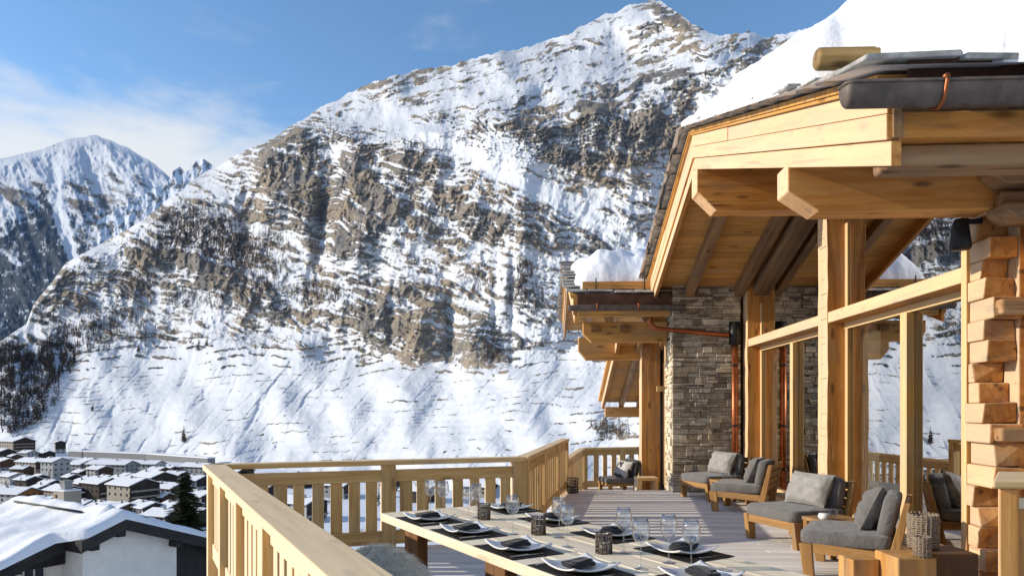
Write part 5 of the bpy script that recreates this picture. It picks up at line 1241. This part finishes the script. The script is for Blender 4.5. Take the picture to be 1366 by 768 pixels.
for s_ in (0.15, 1.6, -3.3, -6.4):
    q = MB(); c_ = Np(0.1, s_, -0.75); q.beam(c_, c_+rdir*2.0, 0.42, 0.34); q.build('purlin_end', VM['ndark'], nh)
def wallp(r0, r1, s0, s1, zlow, mt, nm, hh=-0.43):
    q = MB(); bt = A.z-zlow
    ss = [s0] + ([0] if s0 < 0 < s1 else []) + [s1]
    top = [Np(r0, s_, hh) for s_ in ss]; bot = [Vector((Np(r0, s_).x, Np(r0, s_).y, bt)) for s_ in (s1, s0)]
    q.prism(top+bot, rdir*(r1-r0), axis=U); return q.build(nm, VM[mt], nh)
wallp(0.85, 9, -3.6, 1.9, 9, 'nwhite', 'wall'); wallp(1.3, 9, -7.0, -3.62, 9, 'ndark', 'boarded_wall'); wallp(3.0, 9, 1.91, 8.0, 9, 'nwhite', 'wall'); wallp(2.6, 2.95, 1.95, 7.0, 2.45, 'ndark', 'gable_boarding')
wallp(1.9, 3.0, -7.5, -7.02, 9, 'nwhite', 'wall_pier')
def on_gable(r_, s_, dz): q_ = Np(r_, s_); return Vector((q_.x, q_.y, A.z+dz))
q = MB(); q.hexa([on_gable(2.9, 2.9, -3.75), on_gable(2.98, 2.9, -3.75), on_gable(2.98, 3.9, -3.75), on_gable(2.9, 3.9, -3.75), on_gable(2.9, 2.9, -2.5), on_gable(2.98, 2.9, -2.5), on_gable(2.98, 3.9, -2.5), on_gable(2.9, 3.9, -2.5)]); wf = q.build('window', VM['pane'], nh)
q = MB()
for s_ in (2.88, 3.4, 3.92): q.beam(on_gable(2.87, s_, -3.78), on_gable(2.87, s_, -2.47), 0.06, 0.06)
for dz in (-3.78, -2.47): q.beam(on_gable(2.865, 2.85, dz), on_gable(2.865, 3.95, dz), 0.06, 0.06)
q.build('window_frame', VM['nwhite'], wf)
q = MB(); q.hexa([on_gable(1.8, 2.0, -5.0), on_gable(1.9, 2.0, -5.0), on_gable(1.9, 6.5, -5.0), on_gable(1.8, 6.5, -5.0), on_gable(1.8, 2.0, -3.9), on_gable(1.9, 2.0, -3.9), on_gable(1.9, 6.5, -3.9), on_gable(1.8, 6.5, -3.9)], ndir); q.build('balcony', VM['ndark'], nh)
def nsnow():
    P = []; 
    for i in range(91):
        r_ = -0.02+13.2*i/90; row = []
        for j in range(111):
            s_ = -7.5+15.9*j/110
            r_min = 1.66 if s_ > 2.5 else -0.02
            # the snow edge bends with the step of the verge
            rr = r_
            k = 1 if s_ < 2.1 else (0 if s_ > 2.9 else (2.9-s_)/0.8)
            rmin = -0.05*k+1.62*(1-k); rr = rmin+(13.2-rmin)*(i/90)
            e = min(rr-rmin+0.0, s_+7.5, 8.4-s_, 13.2-rr)
            t_ = 0.40+0.10*math.sin(r_*0.9+s_*0.5)+0.08*math.sin(s_*1.7+2)+0.05*math.sin(r_*2.7)
            if rr > 1.5: t_ += 0.22*math.exp(-((s_-0.1)/0.5)**2)*(0.6+0.4*math.sin(rr*1.3))
            pf = math.sqrt(max(0, 1-(1-min(max(e, 0)/0.32, 1))**2.2))
            row.append(Np(rr, s_, -0.01+t_*pf))
        P.append(row)
    q = MB(); q.sheet(P, axis=rdir); o = q.build('snow_blanket', VM['snow']); tag(o, 'deep snow blanket on the roof of the near neighbour house', 'snow')
nsnow()
q = MB(); q.tube([Np(3.2, 0.75, 0.52), Np(11.5, 0.65, 0.50)], 0.07, 8); tag(q.build('snow_guard_log', VM['ndark']), 'thin log lying along the ridge snow of the neighbour house', 'snow guard')
# beige chimney block just behind that roof
pc = at_depth(90, 668, 60.0)
t = empty('chimney_block', (pc.x, pc.y, pc.z), G0, 'beige chimney block with ochre flue rising behind the neighbour roof', 'chimney')
q = MB(); q.box(-0.85, 0.85, -0.7, 0.7, -6, 0.9); q.build('wall', VM['cream'], t, local=False)
q = MB(); q.box(-0.35, 0.28, -0.35, 0.28, 0.9, 1.6); q.box(-0.42, 0.35, -0.42, 0.35, 1.602, 1.75); q.build('flue', VM['grey'], t, local=False)
q = MB(); q.box(-0.45, -0.3, -0.80, -0.705, -3, 0.6); q.build('pipe', VM['orange'], t, local=False)
q = MB(); q.box(-0.88, 0.88, -0.73, 0.73, 0.902, 1.02); q.build('snow_cover', VM['snow'], t, 0.08, 2, local=False)

# ================================================================== TREES
def leafmat(name, a, b_, c_):
    m, t, b = mat(name); oc = objco(t); n = noise(t, oc, 1.4, 5, 0.7)
    cr_ = ramp(t, [(0.3, a), (0.55, b_), (0.8, c_)], n.outputs['Fac']); t.links.new(cr_.outputs[0], b.inputs['Base Color']); b.inputs['Roughness'].default_value = 0.75; b.inputs['Specular IOR Level'].default_value = 0.15
    return m
M['needle'] = leafmat('spruce_needles', (0.016, 0.022, 0.009), (0.055, 0.062, 0.022), (0.115, 0.115, 0.042)); M['bark'] = simple('bark', (0.07, 0.05, 0.035), 0.9, 0, 0.4, 6)
M['larch_twigs'] = leafmat('larch_twigs', (0.045, 0.035, 0.030), (0.092, 0.066, 0.054), (0.16, 0.112, 0.082)); M['darkforest'] = leafmat('dark_forest', (0.028, 0.027, 0.031), (0.056, 0.049, 0.050), (0.10, 0.082, 0.073))
def raw_mesh(name, vs, fs, material, parent=None):
    me = bpy.data.meshes.new(name); me.from_pydata(vs, [], fs); me.materials.append(material)
    o = bpy.data.objects.new(name, me); COL.objects.link(o); o.parent = parent; return o
def spruce(loc, h, rad, label, seed, name='spruce_tree', dens=1.0, leaf=1.0):
    rg = random.Random(seed)
    t = empty(name, loc, 0, label, 'tree')
    q = MB(); q.tube([(0, 0, -1), (0, 0, h*0.4), (0.03, 0, h*0.98)], [h*0.016, h*0.011, 0.01], 8); q.build('trunk', M['bark'], t, local=False)
    vs = []; fs = []
    z = h*0.05
    while z < h*0.985:
        f = z/h; rr = rad*(1-f)**0.8*(0.8+0.35*rg.random())+0.1
        for k in range(int((9 if f < 0.85 else 6)*dens)):
            a = rg.uniform(0, 6.283); ln = rr*rg.uniform(0.55, 1.12); dz = -0.28*ln+rg.uniform(-0.1, 0.1)
            tip_up = 0.12*ln
            ca, sa = math.cos(a), math.sin(a); m_ = max(5, int(ln/0.10))
            for i in range(1, m_+1):
                u = i/m_; px_, pz_ = ln*u, z+dz*u+tip_up*u*u*1.5
                for s in (-1, 1):
                    for rep in range(2):
                        wl = (0.14*leaf+0.20*ln*(1-u)*0.6)*rg.uniform(0.6, 1.25); b_ = a+s*rg.uniform(0.5, 1.15); dd = rg.uniform(-0.28, 0.05)*wl
                        o = len(vs); bx_, by_ = px_*ca, px_*sa
                        tx, ty = bx_+math.cos(b_)*wl, by_+math.sin(b_)*wl; hw = (0.035+0.03*rg.random())*leaf
                        vs += [(bx_-sa*hw, by_+ca*hw, pz_), (bx_+sa*hw, by_-ca*hw, pz_-0.03), (tx, ty, pz_+dd-0.02)]; fs.append((o, o+1, o+2))
        z += max(0.10, 0.26*(1-f*0.6))*rg.uniform(0.8, 1.2)
    raw_mesh('crown', vs, fs, M['needle'], t); return t
pS = at_depth(246, 627, 62.0); bz = gz(pS); spruce((pS.x, pS.y, bz), pS.z-bz, 3.9, 'tall dark green spruce standing between the village and the railing corner', 3, dens=1.7, leaf=2.2)
pS = at_depth(330, 618, 26.0); bz = gz(pS); spruce((pS.x, pS.y, bz), pS.z-bz, 1.5, 'spruce whose green tip shows just above the back railing at left', 4, dens=0.8)
pS = at_depth(282, 735, 50.0); bz = gz(pS); spruce((pS.x, pS.y, bz), pS.z-bz, 1.8, 'dark young spruce beside the neighbour house, partly behind the railing', 5, dens=1.0, leaf=2.0)

def small_tree(vs, fs, p, h, rad, rg, n=16, bare=False):
    # a little conifer of narrow pointed sprays round a stem
    px_, py_, pz_ = p
    def tri(a, b, c): o = len(vs); vs.extend([a, b, c]); fs.append((o, o+1, o+2))
    hw = h*0.012
    tri((px_-hw, py_, pz_-1), (px_+hw, py_, pz_-1), (px_, py_, pz_+h)); tri((px_, py_-hw, pz_-1), (px_, py_+hw, pz_-1), (px_, py_, pz_+h))
    for k in range(n):
        f = (k+rg.random())/n; z = pz_+h*(0.10+0.86*f); r_ = rad*(1-f)**0.75*rg.uniform(0.6, 1.15)+0.15
        a = rg.uniform(0, 6.283); ca, sa = math.cos(a), math.sin(a); tw = h*0.055*rg.uniform(0.6, 1.3)
        tri((px_, py_, z+tw), (px_, py_, z-tw*0.5), (px_+ca*r_, py_+sa*r_, z-(0.3*r_ if not bare else -0.35*r_)))
def forest(name, label, cat, regions, count, material, hs, seed, n=16, bare=False):
    rg = random.Random(seed); vs = []; fs = []; k = 0; tries = 0
    while k < count and tries < count*30:
        tries += 1; cx_, cy_, rx_, ry_ = regions[rg.randrange(len(regions))]
        a = rg.uniform(0, 6.283); rr = math.sqrt(rg.random()); px_ = cx_+rx_*rr*math.cos(a); py_ = cy_+ry_*rr*math.sin(a)
        if float(fbm(np.array(px_/9.0), np.array(py_/9.0), 3, seed)) < -0.12: continue
        p = on_mountain(px_, py_); h = rg.uniform(*hs); small_tree(vs, fs, p, h, h*0.21, rg, n, bare); k += 1
    o = raw_mesh(name, vs, fs, material); o['label'] = label; o['category'] = cat; o['kind'] = 'stuff'; return o
forest('dark_forest', 'dark leafless forest on the lower left slope above the village', 'forest', [(20, 520, 60, 52), (-30, 520, 60, 60), (40, 500, 40, 30), (10, 545, 50, 34), (75, 480, 26, 26), (5, 480, 40, 20)], 3200, M['darkforest'], (11, 20), 11)
forest('larch_forest', 'brown leafless larches scattered on the ledges of the mountain flank', 'forest', [(112, 455, 40, 22), (130, 440, 30, 20), (180, 440, 34, 18), (240, 300, 36, 26), (275, 300, 34, 30), (295, 345, 46, 30), (330, 320, 40, 40), (350, 370, 40, 26), (215, 330, 40, 14), (180, 375, 36, 12), (270, 400, 50, 14), (90, 445, 30, 10), (420, 395, 40, 14), (360, 340, 30, 30), (240, 290, 30, 20), (300, 310, 30, 20)], 2600, M['larch_twigs'], (9, 17), 12, 14)
forest('birch_scrub', 'pale brown bare scrub in the gully below the cliffs', 'scrub', [(690, 385, 15, 24), (712, 398, 14, 24), (700, 365, 12, 14), (640, 380, 20, 12), (775, 420, 14, 10), (815, 575, 30, 12), (655, 470, 14, 18)], 420, leafmat('bare_twigs', (0.06, 0.045, 0.035), (0.11, 0.085, 0.066), (0.17, 0.13, 0.10)), (5, 10), 13, 22, True)
rg = random.Random(5)
for (px, py, h, lb) in ((246, 590, 22, 'bare bushy tree alone on the lower snow meadow above the gallery'), (265, 468, 20, 'dark narrow conifer at the top of the snow meadow, left of two'), (276, 462, 15, 'brown larch beside the narrow conifer at the top of the meadow'), (124, 548, 13, 'small bare tree alone on the shaded meadow above the village'), (104, 463, 17, 'dark larch at the upper edge of the left forest'), (185, 470, 14, 'small larch on the snow bank below the left cliffs')):
    p = on_mountain(px, py); t = empty('larch_tree', p, 0, lb, 'tree', 'single trees on the snow slope')
    q = MB(); q.tube([(0, 0, -1), (0, 0, h*0.9)], [0.35, 0.06], 6); q.build('trunk', M['bark'], t, local=False)
    vs = []; fs = []
    for k in range(5): small_tree(vs, fs, (rg.gauss(0, 0.3 if k == 0 else 1.6), rg.gauss(0, 1.2), 0), h*rg.uniform(0.55, 1) if k else h, h*0.2, rg, 26, k > 1)
    raw_mesh('crown', vs, fs, M['larch_twigs'], t)

# ---- trees among the houses
rg = random.Random(21); k = 0
spots = [(50, 668), (102, 668), (118, 640), (160, 662), (173, 690), (206, 676), (232, 672), (240, 700), (28, 655), (66, 648), (148, 645), (192, 640), (214, 662), (128, 690), (8, 660), (110, 612), (58, 622), (84, 622), (276, 690), (380, 676), (428, 694), (434, 655), (505, 676), (540, 680), (590, 672), (375, 700), (330, 690), (470, 690)]
for (px, py) in spots:
    p = vpos(px, py); p.z = max(VF, gz(p)); h = rg.uniform(8, 15); vs = []; fs = []
    small_tree(vs, fs, (0, 0, 0), h, h*0.20, rg, 34)
    o = raw_mesh('village_tree', vs, fs, M['needle'] if rg.random() < 0.55 else M['larch_twigs']); o.location = p
    tag(o, 'small dark tree standing among the snowy village houses', 'tree', 'trees among the village houses')
